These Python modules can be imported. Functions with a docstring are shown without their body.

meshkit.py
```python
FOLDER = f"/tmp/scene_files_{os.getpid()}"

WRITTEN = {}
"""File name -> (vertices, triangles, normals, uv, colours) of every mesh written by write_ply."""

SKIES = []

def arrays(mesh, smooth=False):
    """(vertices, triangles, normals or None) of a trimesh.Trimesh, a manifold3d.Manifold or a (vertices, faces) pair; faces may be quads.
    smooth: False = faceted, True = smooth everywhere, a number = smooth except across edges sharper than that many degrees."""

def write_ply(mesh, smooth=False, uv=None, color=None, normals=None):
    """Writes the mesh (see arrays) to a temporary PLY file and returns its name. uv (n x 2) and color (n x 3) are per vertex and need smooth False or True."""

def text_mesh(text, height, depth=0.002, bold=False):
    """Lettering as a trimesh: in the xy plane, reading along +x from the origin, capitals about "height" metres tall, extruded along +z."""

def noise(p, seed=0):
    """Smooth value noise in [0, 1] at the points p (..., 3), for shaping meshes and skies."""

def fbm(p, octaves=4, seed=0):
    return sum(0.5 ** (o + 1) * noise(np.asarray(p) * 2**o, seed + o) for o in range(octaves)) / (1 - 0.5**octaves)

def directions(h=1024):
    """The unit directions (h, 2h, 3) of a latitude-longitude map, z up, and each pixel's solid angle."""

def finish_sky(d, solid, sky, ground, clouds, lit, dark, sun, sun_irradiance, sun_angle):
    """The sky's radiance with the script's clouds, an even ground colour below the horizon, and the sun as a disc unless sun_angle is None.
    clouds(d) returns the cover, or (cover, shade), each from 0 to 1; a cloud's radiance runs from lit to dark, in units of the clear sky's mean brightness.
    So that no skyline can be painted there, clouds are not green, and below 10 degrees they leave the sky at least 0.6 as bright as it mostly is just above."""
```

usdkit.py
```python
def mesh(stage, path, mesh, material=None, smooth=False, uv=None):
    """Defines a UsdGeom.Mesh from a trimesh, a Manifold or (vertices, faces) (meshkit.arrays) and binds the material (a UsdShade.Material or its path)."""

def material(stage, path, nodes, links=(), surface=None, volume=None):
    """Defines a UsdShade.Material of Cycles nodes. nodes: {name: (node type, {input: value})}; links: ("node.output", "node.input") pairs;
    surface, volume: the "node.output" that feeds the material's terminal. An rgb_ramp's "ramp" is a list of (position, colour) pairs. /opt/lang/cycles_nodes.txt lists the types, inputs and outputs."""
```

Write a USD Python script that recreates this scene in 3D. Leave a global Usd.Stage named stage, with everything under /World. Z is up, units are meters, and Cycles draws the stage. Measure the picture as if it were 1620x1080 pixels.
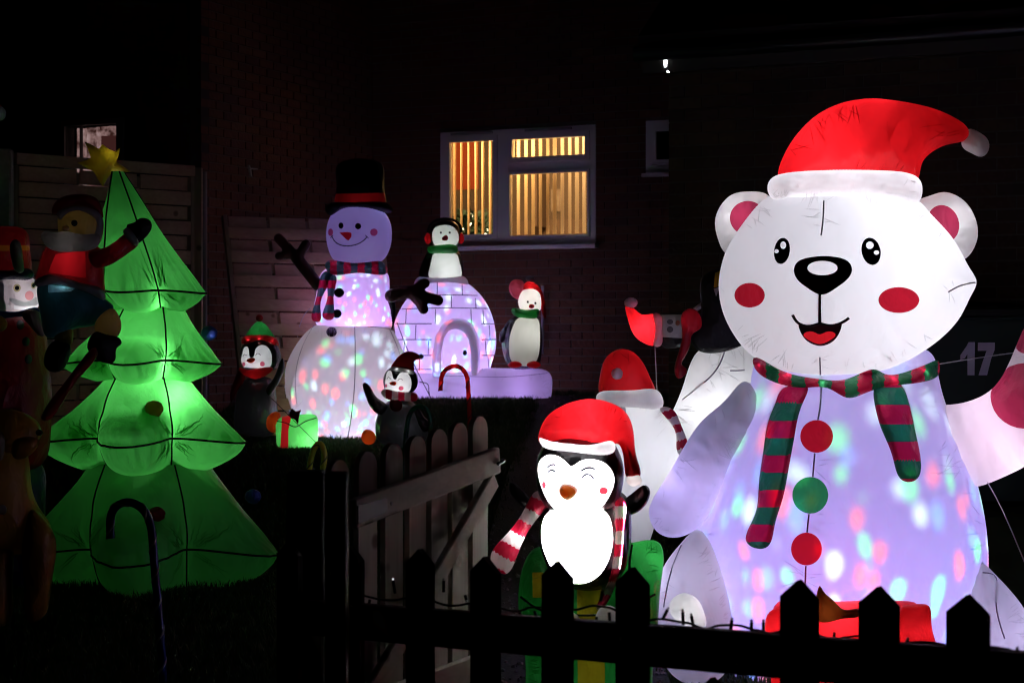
import math, numpy as np, trimesh, usdkit, meshkit
from pxr import Usd, UsdGeom, UsdLux, UsdShade, Gf, Sdf, Vt
from scipy.spatial import Delaunay, cKDTree
from scipy.interpolate import LinearNDInterpolator, CubicSpline
from scipy.sparse import coo_matrix, diags
from scipy.sparse.linalg import spsolve
import shapely
from shapely.geometry import Polygon, LineString, Point

stage = Usd.Stage.CreateInMemory()
UsdGeom.Xform.Define(stage, '/World')
rng = np.random.default_rng(17)

# ------------------------------------------------------------------ camera, night sky
F, EYE, CX, HY = 2900.0, 1.6, 810.0, 530.0
cam = UsdGeom.Camera.Define(stage, '/World/camera')
cam.AddTranslateOp().Set(Gf.Vec3d(0, 0, EYE))
cam.AddRotateXOp().Set(90 - math.degrees(10 / F))
cam.CreateHorizontalApertureAttr(36.0)
cam.CreateFocalLengthAttr(F / 1620 * 36)
cam.CreateClippingRangeAttr(Gf.Vec2f(0.1, 500))
cam.CreateFStopAttr(6.3)
cam.CreateFocusDistanceAttr(8.5)
cam.CreateExposureAttr(0.0)
NIGHT = 0.00011
sky = UsdLux.DomeLight.Define(stage, '/World/sky')
sky.GetPrim().SetCustomDataByKey('kind', 'structure')
skm = usdkit.material(stage, '/World/Looks/night_sky', {
    's': ('sky_texture', {'sky_type': 'single_scattering', 'sun_disc': False, 'sun_elevation': 0.05, 'sun_rotation': 2.6}),
    'h': ('mix', {'mix_type': 'multiply', 'fac': 1.0, 'color2': (0.75, 0.72, 1.0)}),
    'b': ('background_shader', {'strength': NIGHT})}, [('s.color', 'h.color1'), ('h.color', 'b.color')], surface='b.background')
UsdShade.MaterialBindingAPI.Apply(sky.GetPrim()).Bind(skm)


def P(px, py, d):
    return np.array([(px - CX) / F * d, d, EYE - (py - HY) / F * d])


def smooth01(x, a, b):
    t = np.clip((np.asarray(x, float) - a) / (b - a), 0, 1)
    return t * t * (3 - 2 * t)


_zd = np.array([-5, 2.0, 3.6, 4.6, 6.2, 7.6, 10, 12, 13.5, 14.6, 15.9, 17, 19, 30, 60])
_zz = np.array([-.15, -.05, 0, .02, .12, .19, .25, .45, .65, .76, .98, 1.03, 1.06, 1.06, 1.06])
from scipy.interpolate import PchipInterpolator
_zf = PchipInterpolator(_zd, _zz)


def zg(x, d):
    x, d = np.asarray(x, float), np.asarray(d, float)
    z = _zf(np.clip(d, -5, 60))
    k = smooth01(x, 1.9, 2.2) * smooth01(d, 9.0, 9.5)
    return z * (1 - k) + np.maximum(z, .655) * k


# ------------------------------------------------------------------ naming and prims
used, LOC = {}, {}


def fresh(parent, name):
    k = parent + '/' + name
    n = used.get(k, -1) + 1
    used[k] = n
    return k if n == 0 else f'{k}_{n:03d}'


def mark(path, label=None, cat=None, group=None, kind=None):
    p = stage.GetPrimAtPath(path)
    for k, v in (('label', label), ('category', cat), ('group', group), ('kind', kind)):
        if v:
            p.SetCustomDataByKey(k, v)
    return path


def thing(name, label, cat, loc, group=None):
    path = fresh('/World', name)
    x = UsdGeom.Xform.Define(stage, path)
    loc = np.asarray(loc, float)
    x.AddTranslateOp().Set(Gf.Vec3d(*map(float, loc)))
    LOC[path] = loc
    return mark(path, label, cat, group)


def loc_of(path):
    top = '/'.join(path.split('/')[:3])
    return LOC.get(top, np.zeros(3))


def part(parent, name, mesh, mat, smooth=False, label=None, kind=None, tint=None):
    """mesh: trimesh or (V, F) or (V, F, N) in world space"""
    path = fresh(parent, name)
    nrm = None
    if isinstance(mesh, tuple) and len(mesh) == 3:
        v, f, nrm = mesh
    else:
        v, f, nrm = meshkit.arrays(mesh, smooth)
    v = np.asarray(v) - loc_of(parent)
    m = UsdGeom.Mesh.Define(stage, path)
    m.CreatePointsAttr(Vt.Vec3fArray.FromNumpy(np.ascontiguousarray(v, np.float32)))
    m.CreateFaceVertexCountsAttr(Vt.IntArray.FromNumpy(np.full(len(f), 3, np.int32)))
    m.CreateFaceVertexIndicesAttr(Vt.IntArray.FromNumpy(np.ascontiguousarray(f, np.int32).ravel()))
    m.CreateSubdivisionSchemeAttr('none')
    if nrm is not None:
        m.CreateNormalsAttr(Vt.Vec3fArray.FromNumpy(np.ascontiguousarray(nrm, np.float32)))
        m.SetNormalsInterpolation('vertex')
    if tint is not None:
        UsdGeom.PrimvarsAPI(m).CreatePrimvar('tint', Sdf.ValueTypeNames.Color3fArray, 'uniform').Set(Vt.Vec3fArray.FromNumpy(np.ascontiguousarray(tint, np.float32)))
    UsdShade.MaterialBindingAPI.Apply(m.GetPrim()).Bind(mat)
    if label or kind:
        mark(path, label, kind=kind)
    return path


def single(name, mesh, mat, label=None, cat=None, group=None, kind=None, smooth=False):
    p = part('/World', name, mesh, mat, smooth)
    return mark(p, label, cat, group, kind)


def bulb(parent, pos, watts, color=(1, 1, 1), r=0.03):
    path = fresh(parent, 'bulb')
    l = UsdLux.SphereLight.Define(stage, path)
    p = np.asarray(pos) - loc_of(parent)
    l.AddTranslateOp().Set(Gf.Vec3d(*map(float, p)))
    l.CreateRadiusAttr(float(r))
    l.CreateColorAttr(Gf.Vec3f(*color))
    l.CreateIntensityAttr(float(watts / (4 * math.pi ** 2 * r * r)))
    l.CreateNormalizeAttr(False)
    return path


# ------------------------------------------------------------------ materials
MAT = {}


def fabric(name, col, trans=0.5, tcol=None, rough=0.38, spec=0.35, bump=0.42, scale=11.0, tint=False):
    if name in MAT:
        return MAT[name]
    tcol = col if tcol is None else tcol
    n = {'g': ('geometry', {}),
         'map': ('mapping', {'scale': (scale, scale, scale * .6)}),
         'n0': ('noise_texture', {'scale': .9, 'detail': 2.0}), 'ws': ('vector_math', {'math_type': 'scale', 'scale': .9}), 'wa': ('vector_math', {'math_type': 'add'}),
         'n1': ('noise_texture', {'scale': .8, 'detail': 4.0, 'roughness': .52, 'distortion': .3}),
         'v1': ('voronoi_texture', {'scale': 1.25, 'feature': 'f1'}),
         'vm': ('math', {'math_type': 'multiply_add', 'value2': .42}),
         'n2': ('noise_texture', {'scale': 420.0, 'detail': 1.0}),
         'ad': ('math', {'math_type': 'multiply_add', 'value2': 0.006}),
         'bp': ('bump', {'strength': bump, 'distance': 0.07}),
         'pr': ('principled_bsdf', {'base_color': col, 'roughness': rough, 'specular_ior_level': spec}),
         'tr': ('translucent_bsdf', {'color': tcol}),
         'mx': ('mix_closure', {'fac': trans})}
    li = [('g.position', 'map.vector'), ('map.vector', 'n0.vector'), ('n0.color', 'ws.vector1'), ('map.vector', 'wa.vector1'), ('ws.vector', 'wa.vector2'), ('wa.vector', 'v1.vector'), ('map.vector', 'n1.vector'), ('g.position', 'n2.vector'),
          ('v1.distance', 'vm.value1'), ('n1.fac', 'vm.value3'), ('n2.fac', 'ad.value1'), ('vm.value', 'ad.value3'),
          ('ad.value', 'bp.height'), ('bp.normal', 'pr.normal'), ('bp.normal', 'tr.normal'), ('pr.BSDF', 'mx.closure1'), ('tr.BSDF', 'mx.closure2')]
    if tint:
        n['at'] = ('attribute', {'attribute': 'tint'})
        li += [('at.color', 'pr.base_color'), ('at.color', 'tr.color')]
    MAT[name] = usdkit.material(stage, '/World/Looks/' + name, n, li, surface='mx.closure')
    return MAT[name]


def plain(name, col, rough=0.6, spec=0.3, noise=0.0, nscale=20, col2=None, metal=0.0, bump=0.0, stretch=(1, 1, 1)):
    if name in MAT:
        return MAT[name]
    n = {'p': ('principled_bsdf', {'base_color': col, 'roughness': rough, 'specular_ior_level': spec, 'metallic': metal})}
    li = []
    if col2 is not None or bump:
        n.update({'g': ('geometry', {}), 'm': ('mapping', {'scale': stretch}), 'n': ('noise_texture', {'scale': nscale, 'detail': 5.0, 'roughness': .6})})
        li += [('g.position', 'm.vector'), ('m.vector', 'n.vector')]
    if col2 is not None:
        n['r'] = ('rgb_ramp', {'ramp': [(0.32, col), (0.68, col2)]})
        li += [('n.fac', 'r.fac'), ('r.color', 'p.base_color')]
    if bump:
        n['b'] = ('bump', {'strength': bump, 'distance': .01})
        li += [('n.fac', 'b.height'), ('b.normal', 'p.normal')]
    MAT[name] = usdkit.material(stage, '/World/Looks/' + name, n, li, surface='p.BSDF')
    return MAT[name]


def glow(name, col, strength):
    if name not in MAT:
        MAT[name] = usdkit.material(stage, '/World/Looks/' + name, {'e': ('emission', {'color': col, 'strength': strength})}, [], surface='e.emission')
    return MAT[name]


def wood(name, c1, c2, axis=0, rough=0.75):
    """grain along axis (0 x, 1 y, 2 z) of world space, knots from a voronoi"""
    if name in MAT:
        return MAT[name]
    s = [26.0, 26.0, 26.0]
    s[axis] = 1.6
    n = {'g': ('geometry', {}), 'o': ('object_info', {}), 'of': ('vector_math', {'math_type': 'scale', 'scale': 7.0}), 'ad': ('vector_math', {'math_type': 'add'}),
         'm': ('mapping', {'scale': tuple(s)}), 'n': ('noise_texture', {'scale': 1.0, 'detail': 6.0, 'roughness': .65, 'distortion': 1.0}),
         'v': ('voronoi_texture', {'scale': 5.0}), 'kr': ('rgb_ramp', {'ramp': [(0.0, (.22, .17, .14)), (0.09, (.4, .33, .28)), (0.14, (1, 1, 1))]}),
         'r': ('rgb_ramp', {'ramp': [(0.25, c1), (0.75, c2)]}), 'mu': ('mix', {'mix_type': 'multiply', 'fac': 0.9}),
         'rc': ('combine_xyz', {}), 'b': ('bump', {'strength': .35, 'distance': .004}),
         'p': ('principled_bsdf', {'roughness': rough, 'specular_ior_level': .25})}
    li = [('o.random', 'rc.x'), ('o.random', 'rc.z'), ('rc.vector', 'of.vector1'), ('g.position', 'ad.vector1'), ('of.vector', 'ad.vector2'), ('ad.vector', 'm.vector'), ('m.vector', 'n.vector'),
          ('ad.vector', 'v.vector'), ('v.distance', 'kr.fac'), ('n.fac', 'r.fac'), ('r.color', 'mu.color1'), ('kr.color', 'mu.color2'), ('mu.color', 'p.base_color'),
          ('n.fac', 'b.height'), ('b.normal', 'p.normal'), ]
    MAT[name] = usdkit.material(stage, '/World/Looks/' + name, n, li, surface='p.BSDF')
    return MAT[name]


def projector(name, center, base, scale=4.2, cut=0.30, gains=1.0):
    """the coloured lens dome of a light projector: clear plastic with red, green and blue lenses"""
    c = tuple(map(float, center))
    R, G, B, W = (1, .16, .2), (.16, 1, .34), (.16, .36, 1), (.62, .85, 1)
    n = {'g': ('geometry', {}), 's': ('vector_math', {'math_type': 'subtract', 'vector2': c}), 'nz': ('vector_math', {'math_type': 'normalize'}), 'st': ('mapping', {'scale': (1.15, 1.15, .62)}), 'ds': ('noise_texture', {'scale': 3.0, 'detail': 1.0}), 'dm': ('vector_math', {'math_type': 'scale', 'scale': .16}), 'da': ('vector_math', {'math_type': 'add'}),
         'v': ('voronoi_texture', {'scale': scale, 'randomness': 1.0}), 'sp': ('separate_color', {}),
         'rc': ('rgb_ramp', {'interpolate': False, 'ramp': [(0, R), (.31, G), (.57, B), (.82, W)]}),
         'mr': ('map_range', {'from_min': cut, 'from_max': cut - .05, 'to_min': 0.0, 'to_max': 1.0, 'clamp': True}),
         'mx': ('mix', {'color1': base}), 't': ('transparent_bsdf', {})}
    li = [('g.position', 's.vector1'), ('s.vector', 'nz.vector1'), ('nz.vector', 'st.vector'), ('nz.vector', 'ds.vector'), ('ds.color', 'dm.vector1'), ('st.vector', 'da.vector1'), ('dm.vector', 'da.vector2'), ('da.vector', 'v.vector'), ('v.color', 'sp.color'), ('sp.r', 'rc.fac'), ('v.distance', 'mr.value'),
          ('mr.result', 'mx.fac'), ('rc.color', 'mx.color2'), ('mx.color', 't.color')]
    return usdkit.material(stage, '/World/Looks/' + name, n, li, surface='t.BSDF')


def disco(parent, pos, watts, name, base, scale=4.2, cut=.3, r=0.004, R=0.06):
    bulb(parent, pos, watts, (1, 1, 1), r)
    s = trimesh.creation.icosphere(3, R)
    s.apply_translation(pos)
    part(parent, 'projector_dome', s, projector(name, pos, base, scale, cut), smooth=True)


WHITE = fabric('white_nylon', (.80, .80, .80), .55, bump=.17, scale=7)
LILAC = WHITE
RED = fabric('red_nylon', (.62, .012, .02), .5, bump=.25, scale=8)
DKRED = fabric('dark_red_nylon', (.28, .008, .012), .35)
GREEN = fabric('green_nylon', (.03, .34, .07), .5)
TREEG = fabric('tree_green_nylon', (.095, .54, .112), .55, bump=.3, scale=7)
PRESG = fabric('mint_nylon', (.13, .58, .155), .55)
FLEECE = fabric('white_fleece', (.80, .79, .80), .62, rough=.8, spec=.1, bump=.25, scale=10)
PAD = fabric('paw_pad_nylon', (.42, .035, .09), .5)
BLACK = fabric('black_nylon', (.016, .016, .018), .0, rough=.27, spec=.85, bump=.4, scale=12)
BLACKM = fabric('matt_black_nylon', (.010, .010, .011), .0, rough=.6, spec=.2)
BROWN = fabric('brown_nylon', (.10, .022, .022), .12)
PINK = fabric('pink_nylon', (.62, .10, .17), .5)
CHEEK = fabric('cheek_red_nylon', (.5, .012, .03), .42)
ORANGE = fabric('orange_nylon', (.75, .12, .012), .5)
BEAK = fabric('beak_nylon', (.62, .24, .035), .3)
YELLOW = fabric('yellow_nylon', (.55, .42, .02), .4)
TEAL = fabric('teal_nylon', (.02, .13, .16), .3)
SKIN = fabric('skin_nylon', (.50, .36, .12), .4)
GREYF = fabric('grey_white_nylon', (.42, .42, .42), .35)
BLUEF = fabric('blue_nylon', (.03, .06, .30), .35)
DOGY = fabric('tan_nylon', (.36, .17, .02), .3)
TINT = fabric('striped_nylon', (.5, .5, .5), .45, tint=True)
SEAM = plain('dark_seam', (.004, .012, .005), .8)
SEAMG = plain('grey_seam', (.30, .28, .34), .8)
PRINT = plain('black_print', (.006, .006, .008), .45, .4)
PRINTW = fabric('white_print', (.85, .85, .85), .6, bump=0)
CORD = plain('pale_cord', (.45, .45, .45), .7)
CABLE = plain('dark_cable', (.012, .014, .013), .5)


def soft(mat):
    """sheer version of a cloth, for its small folds"""
    nm = mat.GetPath().name
    if 'sheer_' + nm not in MAT:
        c = {'white_nylon': (.8, .8, .8), 'red_nylon': (.55, .01, .015), 'white_fleece': (.8, .8, .8), 'green_nylon': (.03, .34, .07), 'tree_green_nylon': (.075, .52, .10)}[nm]
        MAT['sheer_' + nm] = usdkit.material(stage, '/World/Looks/sheer_' + nm, {'d': ('diffuse_bsdf', {'color': c}), 't': ('translucent_bsdf', {'color': c}), 'm': ('mix_closure', {'fac': .6}), 'o': ('transparent_bsdf', {}), 'x': ('mix_closure', {'fac': .60 if nm != 'tree_green_nylon' else .35})},
                                              [('d.BSDF', 'm.closure1'), ('t.BSDF', 'm.closure2'), ('m.closure', 'x.closure1'), ('o.BSDF', 'x.closure2')], surface='x.closure')
    return MAT['sheer_' + nm]


# ------------------------------------------------------------------ geometry helpers
def spline(pts, closed=True, n=14):
    p = np.asarray(pts, float)
    if closed:
        p = np.vstack([p, p[:1]])
    seg = np.maximum(np.linalg.norm(np.diff(p, axis=0), axis=1), 1e-9) ** .5
    t = np.r_[0, np.cumsum(seg)]
    cs = CubicSpline(t, p, bc_type='periodic' if closed else 'natural')
    q = np.concatenate([np.linspace(a, b, n, endpoint=False) for a, b in zip(t[:-1], t[1:])])
    if not closed:
        q = np.r_[q, t[-1]]
    return cs(q)


def resample(p, h, closed=True):
    p = np.asarray(p, float)
    if closed:
        p = np.vstack([p, p[:1]])
    s = np.r_[0, np.cumsum(np.linalg.norm(np.diff(p, axis=0), axis=1))]
    n = max(int(round(s[-1] / h)), 8 if closed else 2)
    q = np.linspace(0, s[-1], n, endpoint=not closed) if closed else np.linspace(0, s[-1], n + 1)
    return np.stack([np.interp(q, s, p[:, k]) for k in range(p.shape[1])], 1)


def ell(cx, cy, rx, ry, rot=0, n=28):
    a = np.linspace(0, 2 * np.pi, n, endpoint=False)
    c, s = math.cos(math.radians(rot)), math.sin(math.radians(rot))
    x, y = rx * np.cos(a), ry * np.sin(a)
    return np.stack([cx + c * x - s * y, cy + s * x + c * y], 1)


def vnormals(v, f):
    n = np.zeros_like(v)
    fn = np.cross(v[f[:, 1]] - v[f[:, 0]], v[f[:, 2]] - v[f[:, 0]])
    for k in range(3):
        np.add.at(n, f[:, k], fn)
    return n / np.maximum(np.linalg.norm(n, axis=1, keepdims=True), 1e-12)


def sub(v, f, n):
    ids, inv = np.unique(f, return_inverse=True)
    return v[ids], inv.reshape(-1, 3), n[ids]


def tri_poly(poly, h, extra=(), rings=(.22, .6)):
    """points and triangles filling a polygon (with its own outline and the extra lines sampled)"""
    out = resample(np.array(poly.exterior.coords)[:-1], h)
    poly = Polygon(out).buffer(0)
    if poly.geom_type != 'Polygon':
        poly = max(poly.geoms, key=lambda g: g.area)
        out = resample(np.array(poly.exterior.coords)[:-1], h)
        poly = Polygon(out)
    x0, y0, x1, y1 = poly.bounds
    gx, gy = np.meshgrid(np.arange(x0, x1 + h, h), np.arange(y0, y1 + h, h * .866))
    gx = gx + (np.arange(gx.shape[0]) % 2)[:, None] * h / 2
    g = np.stack([gx.ravel(), gy.ravel()], 1)
    g = g[shapely.contains_xy(poly.buffer(-h * 1.0), g[:, 0], g[:, 1])]
    fixed = [out]
    ex = []
    for e in extra:
        e = np.asarray(e)
        if len(e):
            e = e[shapely.contains_xy(poly.buffer(-h * .12), e[:, 0], e[:, 1])]
            ex.append(e)
    ex = np.vstack(ex) if ex and sum(map(len, ex)) else np.zeros((0, 2))
    for r in rings:
        b = poly.buffer(-h * r)
        for q in getattr(b, 'geoms', [b]):
            if q.area > 0:
                rr = resample(np.array(q.exterior.coords)[:-1], h)
                if len(ex):
                    rr = rr[cKDTree(ex).query(rr)[0] > h * .3]
                fixed.append(rr)
    if len(ex):
        g = g[cKDTree(ex).query(g)[0] > h * .5] if len(g) else g
        fixed.append(ex)
    pts = np.vstack(fixed + [g])
    nb = len(out)
    pts2 = pts + rng.normal(0, h * 1e-4, pts.shape) * (np.arange(len(pts)) >= nb)[:, None]
    t = Delaunay(pts2).simplices
    c = pts2[t].mean(1)
    t = t[shapely.contains_xy(poly, c[:, 0], c[:, 1])]
    a, b, cc = (pts2[t[:, k]] for k in range(3))
    area = np.cross(b - a, cc - a)
    t[area < 0] = t[area < 0][:, ::-1]
    t = t[np.abs(area) > h * h * 1e-5]
    return poly, pts2, t, nb


def poisson(pts, t, nb):
    n = len(pts)
    a, b, c = (pts[t[:, k]] for k in range(3))
    A = np.maximum(np.abs(np.cross(b - a, c - a)) / 2, 1e-14)
    K = coo_matrix((n, n)).tocsr()
    rows, cols, vals = [], [], []
    for i in range(3):
        o, p, q = t[:, i], t[:, (i + 1) % 3], t[:, (i + 2) % 3]
        e1, e2 = pts[p] - pts[o], pts[q] - pts[o]
        w = np.clip((e1 * e2).sum(1) / (2 * A) / 2, .01, 50)
        rows += [p, q, p, q]
        cols += [q, p, p, q]
        vals += [-w, -w, w, w]
    K = coo_matrix((np.concatenate(vals), (np.concatenate(rows), np.concatenate(cols))), (n, n)).tocsr()
    M = np.zeros(n)
    for k in range(3):
        np.add.at(M, t[:, k], A / 3)
    u = np.zeros(n)
    free = np.arange(nb, n)
    free = free[np.asarray(K.diagonal())[free] > 0]
    u[free] = spsolve(K[free][:, free].tocsc(), M[free])
    return np.maximum(u, 0)


class Inflated:
    """an air-filled fabric cushion: outline (picture px of its widest section) at distance d, plumped towards both sides; regions = fabric panels of other colours on its front"""

    def __init__(s, outline, d, depth=1.0, back=None, regions=None, h=9.0, sharp=False, wr=.0035, tmax=None, face=None, yaw=0, center=None, pucker=0.0, seams=(), plen=.07, pwave=.045):
        out = np.asarray(outline, float)
        if not sharp:
            out = spline(out)
        s.px = out
        c = out.mean(0) if center is None else np.asarray(center, float)
        s.C = P(c[0], c[1], d)
        n = -s.C * [1, 1, 0]
        n /= np.linalg.norm(n)
        if yaw:
            a = math.radians(yaw)
            n = np.array([n[0] * math.cos(a) - n[1] * math.sin(a), n[0] * math.sin(a) + n[1] * math.cos(a), 0])
        s.n, s.r, s.u = n, np.array([-n[1], n[0], 0]), np.array([0, 0, 1.0])
        s.d = d
        hm = h * d / F
        ab = s.to_plane(out)
        poly = Polygon(ab).buffer(0)
        if poly.geom_type != 'Polygon':
            poly = max(poly.geoms, key=lambda g: g.area)
        s.reg = {}

        def solve(h_, extra=()):
            pl, pts, t, nb = tri_poly(poly, h_, extra)
            th = 2 * np.sqrt(poisson(pts, t, nb))
            if tmax:
                th = tmax * np.tanh(th / tmax)
            return pl, pts, t, nb, th
        s.depth = depth
        extra = []
        if regions:
            s.poly, pts, t, nb, th = solve(hm * 1.5)
            s.interp = LinearNDInterpolator(pts, th * depth)
            for k, rp in regions.items():
                rs = np.asarray(rp, float)
                q = s.lift(resample(rs, h * .5))[1]
                s.reg[k] = Polygon(q).buffer(0)
                g = s.reg[k]
                for gg in getattr(g, 'geoms', [g]):
                    extra.append(resample(np.array(gg.exterior.coords)[:-1], hm * .5))
        s.poly, pts, t, nb, th = solve(hm, extra)
        s.interp = LinearNDInterpolator(pts, th * depth)
        base = s.C + pts[:, :1] * s.r + pts[:, 1:] * s.u
        N = len(pts)
        w = np.clip(th / max(th.max(), 1e-6) * 3, 0, 1)[:, None]
        wn = (meshkit.fbm(base * [5.5, 5.5, 3.5] / max(th.max(), .08) * .35 + c.sum(), 3) - .5)[:, None] * 2
        back = depth if back is None else back
        pk = np.zeros(len(pts))
        if pucker:
            # cloth gathers along its seams: short folds that run square to each seam and die out
            sp = shapely.points(pts[:, 0], pts[:, 1])
            lines = [(s.poly.exterior, 1.0)] + [(LineString(s.to_plane(spline(q, closed=False))), k) for q, k in seams]
            for i_, (ln, k) in enumerate(lines):
                dist, along = shapely.distance(sp, ln), shapely.line_locate_point(ln, sp)
                q = along / pwave
                L_ = plen * (.5 + 1.4 * meshkit.noise(np.stack([q * .31, q * 0 + i_, q * 0], 1), 5))
                rid = 1 - 2.4 * np.abs(meshkit.noise(np.stack([q, dist / plen * .5, q * 0 + i_ * 3.7 + c[0]], 1), 2) - .5)
                pk += k * pucker * (rid - .45) * np.exp(-dist / L_) * (1 - np.exp(-dist / (plen * .16)))
        front = base + s.n * (th[:, None] * depth + wn * wr * w * 2 + pk[:, None])
        rear = base - s.n * (th[:, None] * back)
        bid = np.r_[np.arange(nb), N + np.arange(N - nb)]
        V = np.vstack([front, rear[nb:]])
        fb = bid[t][:, ::-1]
        allf = np.vstack([t, fb])
        # outward orientation
        vol = np.einsum('ij,ij->', V[allf[:, 0]] - s.C, np.cross(V[allf[:, 1]] - s.C, V[allf[:, 2]] - s.C))
        if vol < 0:
            allf = allf[:, ::-1]
        s.V, s.N = V, vnormals(V, allf)
        nt = len(t)
        lab = np.full(len(allf), -1)
        cen = pts[t].mean(1)
        s.names = list(s.reg)
        for i, k in enumerate(s.names):
            lab[:nt][shapely.contains_xy(s.reg[k], cen[:, 0], cen[:, 1])] = i
        s.F, s.lab = allf, lab
        s.max = th.max() * depth

    def to_plane(s, px):
        px = np.asarray(px, float)
        o = np.array([0, 0, EYE])
        dr = np.stack([(px[:, 0] - CX) / F, np.ones(len(px)), -(px[:, 1] - HY) / F], 1)
        k = ((s.C - o) @ s.n) / (dr @ s.n)
        p = o + dr * k[:, None] - s.C
        return np.stack([p @ s.r, p @ s.u], 1)

    def lift(s, px):
        """points of the front surface seen at the pixels: (world points, plane coordinates)"""
        px = np.asarray(px, float)
        o = np.array([0, 0, EYE])
        dr = np.stack([(px[:, 0] - CX) / F, np.ones(len(px)), -(px[:, 1] - HY) / F], 1)
        t = np.zeros(len(px))
        for _ in range(12):
            k = ((s.C - o) @ s.n + t) / (dr @ s.n)
            p = o + dr * k[:, None]
            ab = np.stack([(p - s.C) @ s.r, (p - s.C) @ s.u], 1)
            tn = np.nan_to_num(s.interp(ab))
            t = .5 * t + .5 * tn
        inside = shapely.contains_xy(s.poly, ab[:, 0], ab[:, 1])
        return np.where(inside[:, None], p, np.nan), ab

    def main(s):
        return sub(s.V, s.F[s.lab < 0], s.N)

    def piece(s, k):
        return sub(s.V, s.F[s.lab == s.names.index(k)], s.N)

    def at(s, px, py, frac=0.0):
        """a point inside the cushion behind the pixel: frac 0 = middle plane, 1 = front"""
        ab = s.to_plane(np.array([[px, py]], float))[0]
        t = float(np.nan_to_num(s.interp(ab[None]))[0])
        return s.C + ab[0] * s.r + ab[1] * s.u + s.n * t * frac


def hit(px, infs):
    px = np.asarray(px, float)
    best = np.full((len(px), 3), np.nan)
    for i in infs:
        p, _ = i.lift(px)
        nearer = ~np.isnan(p[:, 0]) & (np.isnan(best[:, 0]) | (p[:, 1] < best[:, 1]))
        best[nearer] = p[nearer]
    bad = np.isnan(best[:, 0])
    if bad.all():
        return np.array([P(a, b, infs[0].C[1] - .02) for a, b in px])
    if bad.any():
        dist, j = cKDTree(px[~bad]).query(px[bad])
        dd = best[~bad][j, 1]
        best[bad] = np.stack([P(a, b, c) for (a, b), c in zip(px[bad], dd)])
    return best


def drape(outline, infs, off=.006, puff=.5, h=6.0, sharp=False, tint=None, opened=False):
    """a cushion lying on the surface of other cushions; returns (V, F, N), tint per face from tint(px centroids)"""
    out = np.asarray(outline, float)
    if not sharp:
        out = spline(out)
    poly, pts, t, nb = tri_poly(Polygon(out).buffer(0), h)
    th = 2 * np.sqrt(poisson(pts, t, nb))
    base = hit(pts, infs)
    d0 = np.median(base[:, 1])
    nrm = -(base - [0, 0, EYE])
    nrm /= np.linalg.norm(nrm, axis=1, keepdims=True)
    front = base + nrm * (off + th[:, None] * puff * d0 / F)
    rear = base + nrm * off * .3
    N = len(pts)
    V = np.vstack([front, rear])
    b = np.arange(nb)
    nx = np.roll(b, -1)
    # opened: a flap sewn over an opening of the cushion below, so without a back of its own
    lay = [t, np.stack([b, b + N, nx], 1), np.stack([nx, b + N, nx + N], 1)] + ([] if opened else [t[:, ::-1] + N])
    allf = np.vstack(lay)
    cen = np.vstack([pts[t].mean(1), pts[b], pts[b]] + ([] if opened else [pts[t].mean(1)]))
    # pixel y runs down: orient towards the camera
    a0 = t[0]
    if np.dot(np.cross(V[a0[1]] - V[a0[0]], V[a0[2]] - V[a0[0]]), nrm[a0[0]]) < 0:
        allf = allf[:, ::-1]
    nn = vnormals(V, allf)
    V, allf, nn = sub(V, allf, nn)
    return (V, allf, nn), (None if tint is None else np.array([tint(x, y) for x, y in cen]))


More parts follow.
